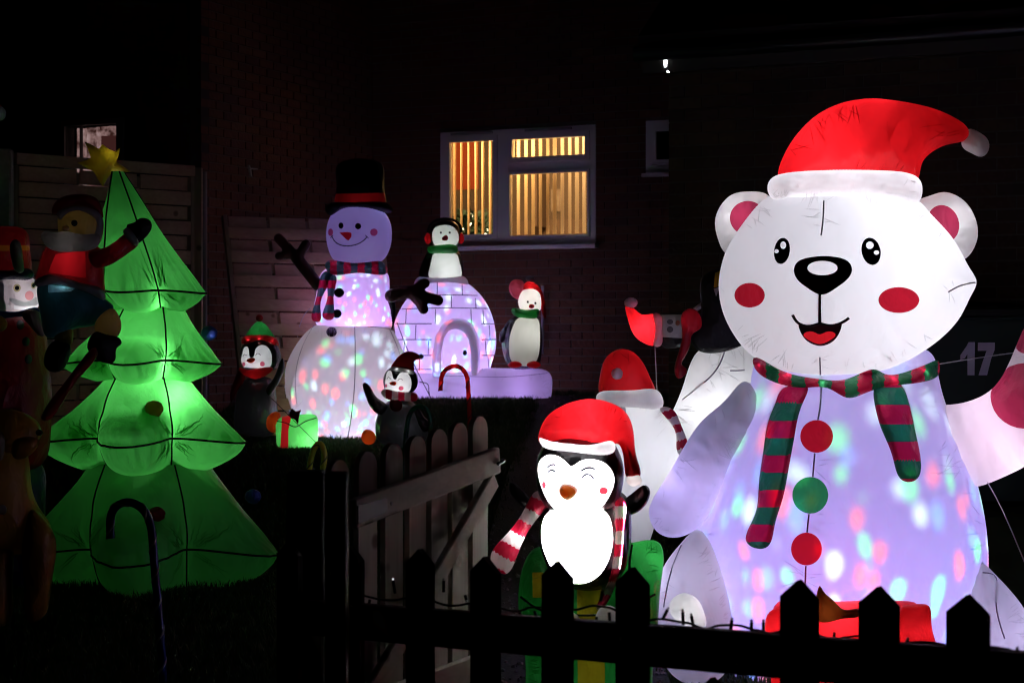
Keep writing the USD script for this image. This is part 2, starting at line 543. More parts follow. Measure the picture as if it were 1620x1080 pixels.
def band(parent, name, mat, outline, infs, puff=1.0, off=.004, h=4, bulbs=(), color=(1, 1, 1), tint=None):
    m, tn = drape(outline, infs, off, puff, h=h, opened=True, tint=tint)
    p = part(parent, name, m, mat, tint=tn)
    for x, y, w in bulbs:
        q = np.stack([CX + F * m[0][:, 0] / m[0][:, 1], HY - F * (m[0][:, 2] - EYE) / m[0][:, 1]], 1)
        near_ = np.linalg.norm(q - [x, y], axis=1) < 4
        f = m[0][near_][:, 1].min() if near_.any() else hit(np.array([[x, y], [x + 1, y]], float), infs)[0, 1]
        r_ = hit(np.array([[x, y], [x + 1., y]]), infs)[0, 1]
        bulb(parent, P(x, y, .6 * f + .4 * r_), w, color, min(.006, abs(r_ - f) * .2 + .001))
    return p


def tube(points, r, sides=8, smooth_path=True, cap=True, step=None):
    p = np.asarray(points, float)
    if smooth_path and len(p) > 2:
        p = spline(p, closed=False, n=6)
    if step:
        p = resample(p, step, closed=False)
    r = np.broadcast_to(r, (len(p),)) if np.ndim(r) == 0 else np.interp(np.linspace(0, 1, len(p)), np.linspace(0, 1, len(r)), r)
    t = np.gradient(p, axis=0)
    t /= np.linalg.norm(t, axis=1, keepdims=True) + 1e-12
    ref = np.array([0, 0, 1.0]) if abs(t[0, 2]) < .9 else np.array([1.0, 0, 0])
    a = np.cross(t[0], ref)
    A = []
    for k in range(len(p)):
        a = a - t[k] * (a @ t[k])
        a /= np.linalg.norm(a) + 1e-12
        A.append(a)
    A = np.array(A)
    B = np.cross(t, A)
    ang = np.arange(sides) * 2 * np.pi / sides
    V = (p[:, None] + r[:, None, None] * (np.cos(ang)[None, :, None] * A[:, None] + np.sin(ang)[None, :, None] * B[:, None])).reshape(-1, 3)
    i, j = np.meshgrid(np.arange(len(p) - 1), np.arange(sides), indexing='ij')
    j2 = (j + 1) % sides
    q = np.stack([i * sides + j, i * sides + j2, (i + 1) * sides + j2, (i + 1) * sides + j], -1).reshape(-1, 4)
    f = np.vstack([q[:, [0, 2, 1]], q[:, [0, 3, 2]]])[:, ::-1]
    nn = vnormals(V, f)
    if cap:
        V = np.vstack([V, p[:1], p[-1:]])
        nn = np.vstack([nn, -t[:1], t[-1:]])
        k = np.arange(sides)
        f = np.vstack([f, np.stack([np.full(sides, len(V) - 2), (k + 1) % sides, k], 1), np.stack([np.full(sides, len(V) - 1), (len(p) - 1) * sides + k, (len(p) - 1) * sides + (k + 1) % sides], 1)])
    return V, f, nn


def creases(inf, mat, n, length, r=.0028, seed=0, seams=(), keep=None, name='crease'):
    """small folds where the cloth is gathered into its seams: tapered ridges of doubled cloth lying square to the outline and the given seams"""
    g = np.random.default_rng(seed)
    poly = Polygon(inf.px).buffer(0)
    poly = max(poly.geoms, key=lambda q: q.area) if poly.geom_type != 'Polygon' else poly
    cen = np.array(poly.centroid.coords[0])
    ms = []
    jobs = [(resample(inf.px, 2.0), True)] + [(resample(spline(q, closed=False), 2.0, closed=False), False) for q in seams]
    tot = sum(len(q) for q, _ in jobs)
    for line, rim in jobs:
        k = max(3, int(n * (len(line) / tot) * (1 if rim else 2.5)))
        clump = g.integers(0, len(line), max(2, k // 5))
        for _ in range(k):
            i = int(np.clip(clump[g.integers(len(clump))] + g.normal(0, 9), 1, len(line) - 2)) % (len(line) - 1)
            p, tg = line[i], line[(i + 1) % len(line)] - line[i - 1]
            tg = tg / (np.linalg.norm(tg) + 1e-9)
            nn = np.array([-tg[1], tg[0]])
            if rim:
                nn = nn if nn @ (cen - p) > 0 else -nn
            elif g.random() < .5:
                nn = -nn
            nn = nn + tg * g.normal(0, .45)
            nn /= np.linalg.norm(nn)
            L = length * g.uniform(.35, 1.25)
            a0 = g.uniform(3, 10) if rim else g.uniform(1, 4)
            t_ = np.linspace(0, 1, 7)
            q = p + nn * (a0 + L * t_)[:, None] + np.array([-nn[1], nn[0]]) * (g.normal(0, .12) * L * t_ ** 2)[:, None]
            if not shapely.contains_xy(poly.buffer(-2), q[:, 0], q[:, 1]).all():
                continue
            if keep is not None and any(shapely.contains_xy(kk, q[:, 0], q[:, 1]).any() for kk in keep):
                continue
            w, _ = inf.lift(q)
            if np.isnan(w).any():
                continue
            v, f, _n = tube(w, [r * .25, r * g.uniform(.6, 1.1), r * .7, r * .1], 5, smooth_path=False)
            ms.append((v, f))
    if ms:
        part(inf.path, name, meshkit.arrays(join(*ms), True), soft(mat), kind='stuff')


def stroke(px, infs, r, off=.002, sides=6, h=4):
    q = resample(spline(px, closed=False), h, closed=False)
    p = hit(q, infs)
    n = -(p - [0, 0, EYE])
    n /= np.linalg.norm(n, axis=1, keepdims=True)
    return tube(p + n * off, r, sides, smooth_path=False)


def box(cx, cy, cz, sx, sy, sz, R=None, ch=0.0):
    m = trimesh.creation.box((sx, sy, sz))
    if ch:
        v = []
        for a in (-1, 1):
            for b in (-1, 1):
                for c in (-1, 1):
                    v += [(a * (sx / 2 - ch), b * sy / 2, c * (sz / 2 - ch)), (a * sx / 2, b * (sy / 2 - ch), c * (sz / 2 - ch)), (a * (sx / 2 - ch), b * (sy / 2 - ch), c * sz / 2)]
        m = trimesh.convex.convex_hull(np.array(v))
    if R is not None:
        m.apply_transform(R)
    m.apply_translation((cx, cy, cz))
    return m


def frame4(x, y, z):
    M = np.eye(4)
    M[:3, 0], M[:3, 1], M[:3, 2] = x, y, z
    return M


def board(a, b, w, th, up=(0, 0, 1), ch=.003):
    """a plank from a to b, width w along up, thickness th"""
    a, b = np.asarray(a, float), np.asarray(b, float)
    x = b - a
    L = np.linalg.norm(x)
    x /= L
    up = np.asarray(up, float)
    z = up - x * (up @ x)
    z /= np.linalg.norm(z)
    y = np.cross(z, x)
    return box(*((a + b) / 2), L, th, w, frame4(x, y, z), ch)


def join(*ms):
    V, Fc, n = [], [], 0
    for m in ms:
        v, f = (m[0], m[1]) if isinstance(m, tuple) else (m.vertices, m.faces)
        V.append(np.asarray(v))
        Fc.append(np.asarray(f) + n)
        n += len(v)
    return np.vstack(V), np.vstack(Fc)


def ball(c, r, scale=(1, 1, 1), sub_=3, wr=0.0):
    m = trimesh.creation.icosphere(sub_, 1.0)
    v = m.vertices * np.asarray(scale) * r
    if wr:
        v = v * (1 + wr * (meshkit.fbm(m.vertices * 2.5 + np.sum(c), 3)[:, None] - .5) * 2)
    v = v + c
    return v, m.faces, vnormals(v, m.faces)

# ================================================================== THE SETTING
LAWN = plain('lawn_soil', (.012, .016, .006), .95, .1, col2=(.022, .032, .010), nscale=6, bump=.6)
gx = np.r_[np.linspace(-60, -9, 18), np.linspace(-8, 8, 81), np.linspace(9, 60, 18)]
gy = np.r_[np.linspace(-20, 1.5, 8), np.linspace(2, 20, 121), np.linspace(21, 90, 20)]
GX, GY = np.meshgrid(gx, gy)
GZ = zg(GX, GY)
near = (GY > 3) & (GY < 20) & (np.abs(GX) < 8)
GZ = GZ + near * (meshkit.fbm(np.stack([GX, GY, GX * 0], -1) * 1.7, 3) - .5) * .03
gv = np.stack([GX, GY, GZ], -1).reshape(-1, 3)
ii, jj = np.meshgrid(np.arange(len(gy) - 1), np.arange(len(gx) - 1), indexing='ij')
k0 = ii * len(gx) + jj
gq = np.stack([k0, k0 + 1, k0 + len(gx) + 1, k0 + len(gx)], -1).reshape(-1, 4)
single('ground', meshkit.arrays((gv, gq), True), LAWN, kind='structure')

# gravel path inside the gate
PATHM = plain('gravel', (.035, .030, .026), .9, .2, col2=(.10, .088, .075), nscale=90, bump=.8)
pa = np.array([(960, 3.2), (940, 4.6), (905, 6.4), (880, 8.6), (885, 11.5), (925, 16.6)])
pw = np.array([.5, .45, .42, .42, .42, .42])
pv = []
tt = np.linspace(0, 1, 40)
for q in tt:
    px_ = np.interp(q, np.linspace(0, 1, 6), pa[:, 0])
    d_ = np.interp(q, np.linspace(0, 1, 6), pa[:, 1])
    w_ = np.interp(q, np.linspace(0, 1, 6), pw)
    xc = (px_ - CX) / F * d_
    for e in np.linspace(-1, 1, 9):
        x_ = xc + e * w_
        pv.append((x_, d_, zg(x_, d_) + .034))
pv = np.array(pv)
i2, j2 = np.meshgrid(np.arange(39), np.arange(8), indexing='ij')
k0 = i2 * 9 + j2
single('path', meshkit.arrays((pv, np.stack([k0, k0 + 1, k0 + 10, k0 + 9], -1).reshape(-1, 4)), True), PATHM, kind='structure')
# loose stones of the path
st_v, st_f, cnt = [], [], 0
ico = trimesh.creation.icosphere(0, 1.0)
for _ in range(2600):
    q = rng.random()
    px_ = np.interp(q, np.linspace(0, 1, 6), pa[:, 0]); d_ = np.interp(q, np.linspace(0, 1, 6), pa[:, 1]); w_ = np.interp(q, np.linspace(0, 1, 6), pw)
    x_ = (px_ - CX) / F * d_ + rng.uniform(-1, 1) * w_
    rr = rng.uniform(.005, .013)
    st_v.append(ico.vertices * rng.uniform(.6, 1.2, 3) * rr + [x_, d_, float(zg(x_, d_)) + .036])
    st_f.append(ico.faces + cnt); cnt += len(ico.vertices)
single('gravel', (np.vstack(st_v), np.vstack(st_f)), plain('stone_chips', (.07, .062, .055), .8, .35, col2=(.22, .2, .18), nscale=14), 'loose grey gravel chips strewn over the garden path', 'gravel', kind='stuff')

# grass tufts
proto = UsdGeom.PointInstancer.Define(stage, '/World/grass')
gm = [usdkit.material(stage, f'/World/Looks/grass_{c}', {'p': ('principled_bsdf', {'base_color': col, 'roughness': .55, 'specular_ior_level': .3}), 't': ('translucent_bsdf', {'color': col}), 'm': ('mix_closure', {'fac': .4})},
                       [('p.BSDF', 'm.closure1'), ('t.BSDF', 'm.closure2')], surface='m.closure') for c, col in (('dark', (.028, .055, .012)), ('light', (.05, .075, .018)), ('dry', (.09, .085, .035)))]
targets = []
for kx in range(4):
    V, Fc, n = [], [], 0
    for b in range(16):
        a, L, w = rng.uniform(0, 2 * np.pi), rng.uniform(.025, .062), rng.uniform(.0022, .004)
        o = rng.normal(0, .028, 2)
        lean = rng.uniform(.15, .8) * L
        dx, dy = math.cos(a), math.sin(a)
        for s_, (h_, l_, ww) in enumerate(((-.01, 0, 1), (.55, .3, .8), (1, 1, .08))):
            for e in (-1, 1):
                V.append((o[0] + dx * lean * l_ - dy * w * ww * e, o[1] + dy * lean * l_ + dx * w * ww * e, h_ * L))
        Fc += [(n, n + 1, n + 3), (n, n + 3, n + 2), (n + 2, n + 3, n + 5), (n + 2, n + 5, n + 4)]
        n += 6
    pp = f'/World/grass/tuft_{kx}'
    usdkit.mesh(stage, pp, (np.array(V), np.array(Fc)), gm[min(kx, 2) if kx < 3 else 0])
    targets.append(pp)
pos = []
pos.append(np.stack([rng.uniform(-3.6, 1.6, 15000), rng.uniform(9, 17.2, 15000)], 1))
pos.append(np.stack([rng.uniform(-2.0, .6, 9000), rng.uniform(13.2, 16.2, 9000)], 1))
pos.append(np.stack([rng.uniform(-2.6, 2.4, 9000), rng.uniform(3.4, 9, 9000)], 1))
pos = np.vstack(pos)
# keep the path and gravel clear
qd = np.interp(pos[:, 1], pa[:, 1], (pa[:, 0] - CX) / F * pa[:, 1]); qw = np.interp(pos[:, 1], pa[:, 1], pw)
pos = pos[~((np.abs(pos[:, 0] - qd) < qw) & (pos[:, 1] > 3.2) & (pos[:, 1] < 16.6))]
n = len(pos)
proto.CreatePositionsAttr(Vt.Vec3fArray.FromNumpy(np.column_stack([pos, zg(pos[:, 0], pos[:, 1]) + .008]).astype(np.float32)))
proto.CreateProtoIndicesAttr(Vt.IntArray.FromNumpy(rng.choice(4, n, p=[.4, .3, .1, .2]).astype(np.int32)))
yaw = rng.uniform(0, np.pi, n)
proto.CreateOrientationsAttr(Vt.QuathArray([Gf.Quath(float(math.cos(y)), 0, 0, float(math.sin(y))) for y in yaw]))
proto.CreateScalesAttr(Vt.Vec3fArray.FromNumpy((rng.uniform(.6, 1.15, n)[:, None] * [1, 1, 1]).astype(np.float32)))
proto.CreatePrototypesRel().SetTargets([Sdf.Path(t) for t in targets])
mark('/World/grass', 'short dark lawn grass around the inflatables', 'grass', kind='stuff')

# ------------------------------------------------------------------ brick walls
U, NV = np.array([.906, -.423]), np.array([-.423, -.906])       # along the house's back wall, and out of it
A0 = np.array([(930 - CX) / F * 17.0, 17.0])


class Wall:
    def __init__(s, A, u, n):
        s.A, s.u, s.n = np.asarray(A, float), np.asarray(u, float), np.asarray(n, float)
        s.R = frame4(np.r_[s.u, 0], np.r_[-s.n, 0], [0, 0, 1])

    def S(s, px):
        k = (px - CX) / F
        return float((k * s.A[1] - s.A[0]) / (s.u[0] - k * s.u[1]))

    def Z(s, px, py):
        d = s.A[1] + s.u[1] * s.S(px)
        return EYE - (py - HY) / F * d

    def at(s, a, w, z):
        p = s.A + s.u * a - s.n * w
        return np.array([p[0], p[1], z])

    def box(s, a0, a1, w0, w1, z0, z1, ch=0.0):
        c = s.at((a0 + a1) / 2, (w0 + w1) / 2, (z0 + z1) / 2)
        return box(*c, abs(a1 - a0), abs(w1 - w0), abs(z1 - z0), s.R, ch)


BR = [plain(f'brick_{i}', tuple(.62 * q for q in a), .85, .2, col2=tuple(.62 * q for q in b), nscale=30, bump=.5) for i, (a, b) in enumerate([((.16, .062, .042), (.24, .095, .06)), ((.13, .055, .042), (.2, .09, .065)), ((.2, .09, .055), (.27, .13, .08)), ((.10, .05, .045), (.17, .075, .055))])]
MORTAR = plain('mortar', (.12, .105, .095), .9, .1, col2=(.17, .155, .14), nscale=50, bump=.4)


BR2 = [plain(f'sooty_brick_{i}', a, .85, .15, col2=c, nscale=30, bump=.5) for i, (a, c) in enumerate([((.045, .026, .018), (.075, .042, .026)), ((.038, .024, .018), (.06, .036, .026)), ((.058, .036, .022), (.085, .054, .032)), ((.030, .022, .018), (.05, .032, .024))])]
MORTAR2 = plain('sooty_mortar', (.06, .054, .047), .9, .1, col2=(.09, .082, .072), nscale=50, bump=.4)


def brick_wall(parent, wall, s0, s1, z0, z1, holes, budget, seen, BR=BR, MORTAR=MORTAR):
    """mortar backing with openings, then bricks in stretcher bond, each one a piece"""
    zs = sorted({z0, z1, *[h[2] for h in holes], *[h[3] for h in holes]})
    ms = []
    for a, b in zip(zs[:-1], zs[1:]):
        cuts = sorted((h[0], h[1]) for h in holes if h[2] <= a + 1e-6 and h[3] >= b - 1e-6)
        x = s0
        for c0, c1 in cuts + [(s1, s1)]:
            if c0 > x + 1e-4:
                ms.append(wall.box(x, c0, .009, .11, a, b))
            x = max(x, c1)
    wp = part(parent, 'wall', join(*ms), MORTAR)
    bl = []
    row, z = 0, z0 + .01
    while z + .065 < z1 + .03:
        x = s0 - (.1125 if row % 2 else 0)
        while x < s1:
            a, b = max(x, s0), min(x + .215, s1)
            spans = [(a, b)]
            for h in holes:
                if h[2] < z + .06 and h[3] > z + .005:
                    spans = [q for p_, q_ in spans for q in ((p_, min(q_, h[0] - .004)), (max(p_, h[1] + .004), q_)) if q[1] - q[0] > .02]
            for p_, q_ in spans:
                if q_ - p_ > .02:
                    bl.append((p_, q_, z))
            x += .225
        z += .075
        row += 1
    score = []
    for p_, q_, z in bl:
        c = wall.at((p_ + q_) / 2, 0, z + .03)
        px, py = CX + F * c[0] / c[1], HY - F * (c[2] - EYE) / c[1]
        score.append((q_ - p_) / c[1] ** 2 if 0 < px < 1620 and py > -8 and seen(px, py) else -1)
    order = np.argsort(-np.array(score), kind='stable')
    rest = []
    for k, i in enumerate(order):
        p_, q_, z = bl[i]
        j = rng.uniform(-.002, .002)
        m = wall.box(p_, q_, j, .06, z, z + .065)
        if k < budget and score[i] > 0:
            part(wp, 'brick', m, BR[int(rng.choice(4, p=[.35, .3, .15, .2]))])
        else:
            rest.append(m)
    if rest:
        part(wp, 'brickwork', join(*rest), BR[0], kind='stuff')
    return wp


HOUSE = thing('brick_house', 'dark brick house with lit window behind the igloo', 'house', (A0[0], A0[1], 1.03))
BW = Wall(A0, U, NV)
cor = A0 - U * 2.28                                                # inner corner near px 590
LW = Wall(cor, NV, -np.array([-.906, .423]))                       # runs from the corner towards the camera
LW = Wall(cor, np.array([-.423, -.906]), np.array([.906, -.423]))
wl, wr_ = BW.S(697), BW.S(942.5)
wz0, wz1 = BW.Z(930, 385), BW.Z(942, 197.5)
sl, sr = BW.S(1022), BW.S(1022) + .62
sz0, sz1 = BW.Z(1040, 274), BW.Z(1040, 191)
hole = [(wl, wr_, wz0, wz1), (sl, sr, sz0, sz1)]
brick_wall(HOUSE, BW, -2.28 - .02, 3.2, .95, 6.6, hole, 190, lambda x, y: x < 1058 and y < 560 and not (515 < x < 625 and y > 255) and not (620 < x < 790 and y > 445) and y > 60)
brick_wall(HOUSE, LW, .004, 2.92, .8, 6.6, [], 110, lambda x, y: 318 < x < 600 and y < 345 and not (515 < x and y > 255) and y > 70)
# solid core of the house so that no light leaks through it
part(HOUSE, 'roof', join(BW.box(-2.5, 3.3, -.35, 3.2, 6.62, 6.75), LW.box(-.2, 3.3, -.3, 7.0, 6.78, 6.9)), plain('roof_tile', (.05, .04, .04), .9))
part(HOUSE, 'waste_pipe', tube([BW.at(BW.S(862), -.05, BW.Z(862, 452)), BW.at(BW.S(862), -.05, BW.Z(862, 505)), BW.at(BW.S(861), -.05, BW.Z(861, 560))], .014, smooth_path=False), plain('grey_pipe', (.35, .35, .38), .5))
part(HOUSE, 'wall_hook', join(tube([LW.at(LW.S(393), -.004, LW.Z(393, 262)), LW.at(LW.S(393), -.03, LW.Z(393, 280))], .012, smooth_path=False), tube([LW.at(LW.S(392), -.02, LW.Z(392, 267)), LW.at(LW.S(404), -.02, LW.Z(404, 268))], .007, smooth_path=False)), plain('pale_hook', (.6, .58, .56), .6))

UPVC = plain('white_upvc', (.72, .72, .72), .35, .45)
GLASS = usdkit.material(stage, '/World/Looks/window_glass', {'t': ('transparent_bsdf', {'color': (.95, .97, .96)}), 'g': ('glossy_bsdf', {'color': (.9, .9, .9), 'roughness': .02}), 'f': ('fresnel', {'IOR': 1.45}), 'm': ('mix_closure', {})},
                        [('f.fac', 'm.fac'), ('t.BSDF', 'm.closure1'), ('g.BSDF', 'm.closure2')], surface='m.closure')
WIN = part(HOUSE, 'window', join(BW.box(wl, wl + .055, -.005, .075, wz0, wz1), BW.box(wr_ - .055, wr_, -.005, .075, wz0, wz1), BW.box(wl + .055, wr_ - .055, -.005, .075, wz1 - .05, wz1), BW.box(wl + .055, wr_ - .055, -.005, .075, wz0, wz0 + .06)), UPVC,
           label='wide white framed window with lit vertical blinds')
mu0, mu1 = BW.S(788), BW.S(803)
tr0, tr1 = BW.Z(930, 267), BW.Z(930, 253)
part(WIN, 'mullion', BW.box(mu0, mu1, -.004, .07, wz0 + .06, wz1 - .05), UPVC)
part(WIN, 'transom', BW.box(mu1, wr_ - .055, -.003, .07, tr0, tr1), UPVC)


def sash(a0, a1, z0, z1, b=.05, w=-.016):
    return join(BW.box(a0, a0 + b, w, .05, z0, z1), BW.box(a1 - b, a1, w, .05, z0, z1), BW.box(a0 + b, a1 - b, w, .05, z1 - b, z1), BW.box(a0 + b, a1 - b, w, .05, z0, z0 + b))


panes = []
for a0, a1, z0, z1, b in ((wl + .057, mu0 - .002, wz0 + .062, wz1 - .052, .047), (mu1 + .002, wr_ - .057, tr1 + .002, wz1 - .052, .05), (mu1 + .002, wr_ - .057, wz0 + .062, tr0 - .002, .024)):
    part(WIN, 'sash', sash(a0, a1, z0, z1, b), UPVC)
    part(WIN, 'pane', BW.box(a0 + b - .004, a1 - b + .004, .02, .026, z0 + b - .004, z1 - b + .004), GLASS)
part(WIN, 'sill', BW.box(wl - .05, wr_ + .03, -.09, .06, wz0 - .045, wz0 - .003, .006), UPVC)
# dark band of the reveal above the sashes: trickle vents
for a0, a1 in ((BW.S(715), BW.S(780)), (BW.S(832), BW.S(905))):
    part(WIN, 'vent', BW.box(a0, a1, -.03, -.006, wz1 - .034, wz1 - .014), plain('vent_grey', (.3, .3, .32), .5))
SW = part(HOUSE, 'window', join(BW.box(sl, sl + .06, -.006, .075, sz0, sz1), BW.box(sr - .06, sr, -.006, .075, sz0, sz1), BW.box(sl + .06, sr - .06, -.006, .075, sz1 - .06, sz1), BW.box(sl + .06, sr - .06, -.006, .075, sz0, sz0 + .08)), UPVC,
          label='small unlit white window beside the garage corner')
part(SW, 'sash', join(BW.box(sl + .062, sl + .1, -.016, .05, sz0 + .082, sz1 - .062), BW.box(sr - .1, sr - .062, -.016, .05, sz0 + .082, sz1 - .062), BW.box(sl + .1, sr - .1, -.016, .05, sz1 - .1, sz1 - .062), BW.box(sl + .1, sr - .1, -.016, .05, sz0 + .082, sz0 + .12)), UPVC)
part(SW, 'pane', BW.box(sl + .1, sr - .1, .01, .02, sz0 + .12, sz1 - .1), plain('dark_glass', (.01, .01, .012), .05, .5))
part(SW, 'sill', BW.box(sl - .02, sr + .03, -.07, .05, sz0 - .035, sz0 - .003), UPVC)

# the lit room behind the window
rm0, rm1, rz0, rz1, rd = wl - 1.8, wr_ + .3, 1.35, 3.95, 2.3
RW = Wall(A0 - NV * (rd - .02), U, NV)
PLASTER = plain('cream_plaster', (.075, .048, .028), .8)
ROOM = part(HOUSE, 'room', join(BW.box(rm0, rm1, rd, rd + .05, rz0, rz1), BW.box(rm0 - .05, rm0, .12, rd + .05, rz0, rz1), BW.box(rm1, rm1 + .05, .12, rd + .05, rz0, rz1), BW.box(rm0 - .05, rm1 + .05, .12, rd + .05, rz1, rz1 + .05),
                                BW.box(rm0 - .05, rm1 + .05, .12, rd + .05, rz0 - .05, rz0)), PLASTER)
part(ROOM, 'accent_panel', BW.box(RW.S(690), RW.S(756), rd - .02, rd - .003, RW.Z(730, 300), rz1 - .02), plain('terracotta_paint', (.26, .04, .008), .8))
part(ROOM, 'dado', BW.box(RW.S(790), rm1 - .01, rd - .02, rd - .003, rz0 + .01, RW.Z(870, 348)), plain('dark_dado', (.10, .06, .035), .8))
part(ROOM, 'shelf_unit', BW.box(RW.S(858), RW.S(866), rd - .3, rd - .003, RW.Z(870, 360), RW.Z(870, 270)), plain('dark_dado', (.10, .06, .035), .8))
part(ROOM, 'picture', BW.box(RW.S(872), RW.S(888), rd - .03, rd - .004, RW.Z(870, 335), RW.Z(870, 300)), plain('picture_print', (.12, .08, .05), .6, col2=(.2, .15, .1), nscale=34))
bulb(HOUSE, BW.at((rm0 + rm1) / 2 + .15, 1.15, 3.6), 60, (1, .58, .26), .09)
bulb(HOUSE, BW.at(mu1 + .15, .32, 3.74), 330, (1, .66, .34), .05)
SLAT = usdkit.material(stage, '/World/Looks/blind_fabric', {'p': ('principled_bsdf', {'base_color': (.82, .72, .56), 'roughness': .7}), 't': ('translucent_bsdf', {'color': (.85, .72, .52)}), 'm': ('mix_closure', {'fac': .65})},
                       [('p.BSDF', 'm.closure1'), ('t.BSDF', 'm.closure2')], surface='m.closure')


def slat(a, z0, z1, ang):
    c = BW.at(a, .105, (z0 + z1) / 2)
    q = math.radians(ang)
    x = np.r_[BW.u * math.cos(q) + BW.n * math.sin(q), 0]
    y = np.cross([0, 0, 1], x)
    return box(*c, .066, .0025, z1 - z0, frame4(x, y, [0, 0, 1]))


BL = thing('vertical_blind', 'cream vertical blind of upright slats hanging inside the lit window', 'blind', BW.at(wl, .105, wz0))
part(BL, 'headrail', BW.box(wl + .05, wr_ - .05, .08, .13, wz1 - .04, wz1 - .005), UPVC)
a = wl + .10
k = 0
while a < wr_ - .07:
    if not mu0 - .03 < a < mu1 + .02:
        left = a < mu0
        part(BL, 'slat', slat(a + rng.normal(0, .002), wz0 + .10 + rng.normal(0, .003), wz1 - .04, (44 if left else 40) + rng.normal(0, 3)), SLAT)
        part(BL, 'weight', BW.box(a - .016, a + .016, .10, .112, wz0 + .085, wz0 + .099), plain('blind_weight', (.2, .14, .08), .5))
    a += .0755
    k += 1
TS = Wall(A0 - NV * 1.25, U, NV).S(745)
# a dark tinselled tree and low furniture standing in the room
CT = thing('christmas_tree', 'dark bushy decorated tree seen between the blind slats', 'tree', BW.at(TS, 1.25, rz0))
tm = []
for q in range(420):
    h_ = rng.random() ** .8
    rr = .3 * math.sin(.5 + h_ * 2.4) * rng.uniform(.4, 1)
    th_ = rng.uniform(0, 2 * np.pi)
    c = BW.at(TS + rr * math.cos(th_), 1.25 + rr * math.sin(th_), rz0 + .75 + h_ * .75)
    m = trimesh.creation.cone(.035, .13, sections=5)
    m.apply_transform(trimesh.transformations.rotation_matrix(rng.uniform(.8, 1.9), [math.cos(th_ + 1.6), math.sin(th_ + 1.6), 0]))
    m.apply_translation(c)
    tm.append(m)
part(CT, 'foliage', join(*tm), plain('tree_needles', (.012, .03, .014), .7))
part(CT, 'pot', join(trimesh.creation.cylinder(.14, .3, transform=trimesh.transformations.translation_matrix(BW.at(TS, 1.25, rz0 + .16)))), plain('pot_brown', (.1, .05, .03), .6))
for q in range(16):
    h_ = rng.random()
    rr = .3 * math.sin(.5 + h_ * 2.4)
    th_ = rng.uniform(3.4, 6.0)
    part(CT, 'fairy_light', ball(BW.at(TS + rr * math.cos(th_), 1.25 + rr * math.sin(th_), rz0 + .75 + h_ * .78), .011, sub_=1), glow('warm_spark', (1, .8, .5), 5))
SBD = thing('sideboard', 'low dark wooden sideboard along the back of the lit room', 'sideboard', BW.at(RW.S(870), 1.9, rz0))
part(SBD, 'cabinet', BW.box(RW.S(800), RW.S(960), 1.7, 2.2, rz0 + .01, rz0 + 1.05, .01), plain('dark_walnut', (.07, .035, .02), .5))
part(SBD, 'top', BW.box(RW.S(798), RW.S(962), 1.67, 2.22, rz0 + 1.052, rz0 + 1.085, .006), plain('dark_walnut', (.07, .035, .02), .5))

# ------------------------------------------------------------------ garage wing on the right
G0 = np.array([(1058 - CX) / F * 11.5, 11.5])
GW = Wall(G0, U, NV)
GAR = thing('brick_garage', 'dark single storey brick wing behind the polar bear with sloping roof', 'garage', (G0[0], G0[1], .6))
ez = 3.36
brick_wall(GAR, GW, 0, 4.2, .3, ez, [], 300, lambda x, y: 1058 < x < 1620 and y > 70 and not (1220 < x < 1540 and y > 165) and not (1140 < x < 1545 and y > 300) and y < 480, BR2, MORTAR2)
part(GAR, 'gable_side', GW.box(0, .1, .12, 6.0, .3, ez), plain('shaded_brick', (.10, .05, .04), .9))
rt = [GW.at(-.12, -.22, ez + .0), GW.at(4.4, -.22, ez + .0), GW.at(4.4, 3.4, ez + 2.6), GW.at(-.12, 3.4, ez + 2.6)]
rt2 = [p + [0, 0, .09] for p in rt]
part(GAR, 'roof', trimesh.convex.convex_hull(np.array(rt + rt2)), plain('roof_tile', (.05, .04, .04), .9))
part(GAR, 'fascia', GW.box(-.1, 4.4, -.2, -.17, ez - .14, ez - .005), plain('dark_fascia', (.05, .045, .04), .5))
gp = [GW.at(-.12, -.27, ez - .03), GW.at(4.4, -.27, ez - .03)]
part(GAR, 'gutter', tube(gp, .05, 10, smooth_path=False), plain('black_gutter', (.012, .012, .014), .3, .5))

EL = thing('icicle_light', 'tiny lit white lamp hanging from the garage eaves corner', 'light', P(1053, 88, 11.3))
part(EL, 'bracket', tube([P(1040, 80, 11.32), P(1048, 81, 11.31), P(1050, 86, 11.3)], .006), plain('pale_hook', (.6, .58, .56), .6))
lm = trimesh.creation.cylinder(.013, .062, sections=12)
lm.vertices[:, :2] *= np.where(lm.vertices[:, 2:] > 0, 1.15, .75)
lm.apply_translation(P(1053, 99, 11.3))
part(EL, 'lamp', lm, glow('lamp_white', (.9, .95, 1), 6), smooth=40)
part(EL, 'drop', ball(P(1057, 113, 11.3), .011), glow('lamp_white', (.9, .95, 1), 6))
part(EL, 'wire', tube([P(1053, 90, 11.3), P(1055, 108, 11.305), P(1057, 113, 11.3)], .002), CABLE)

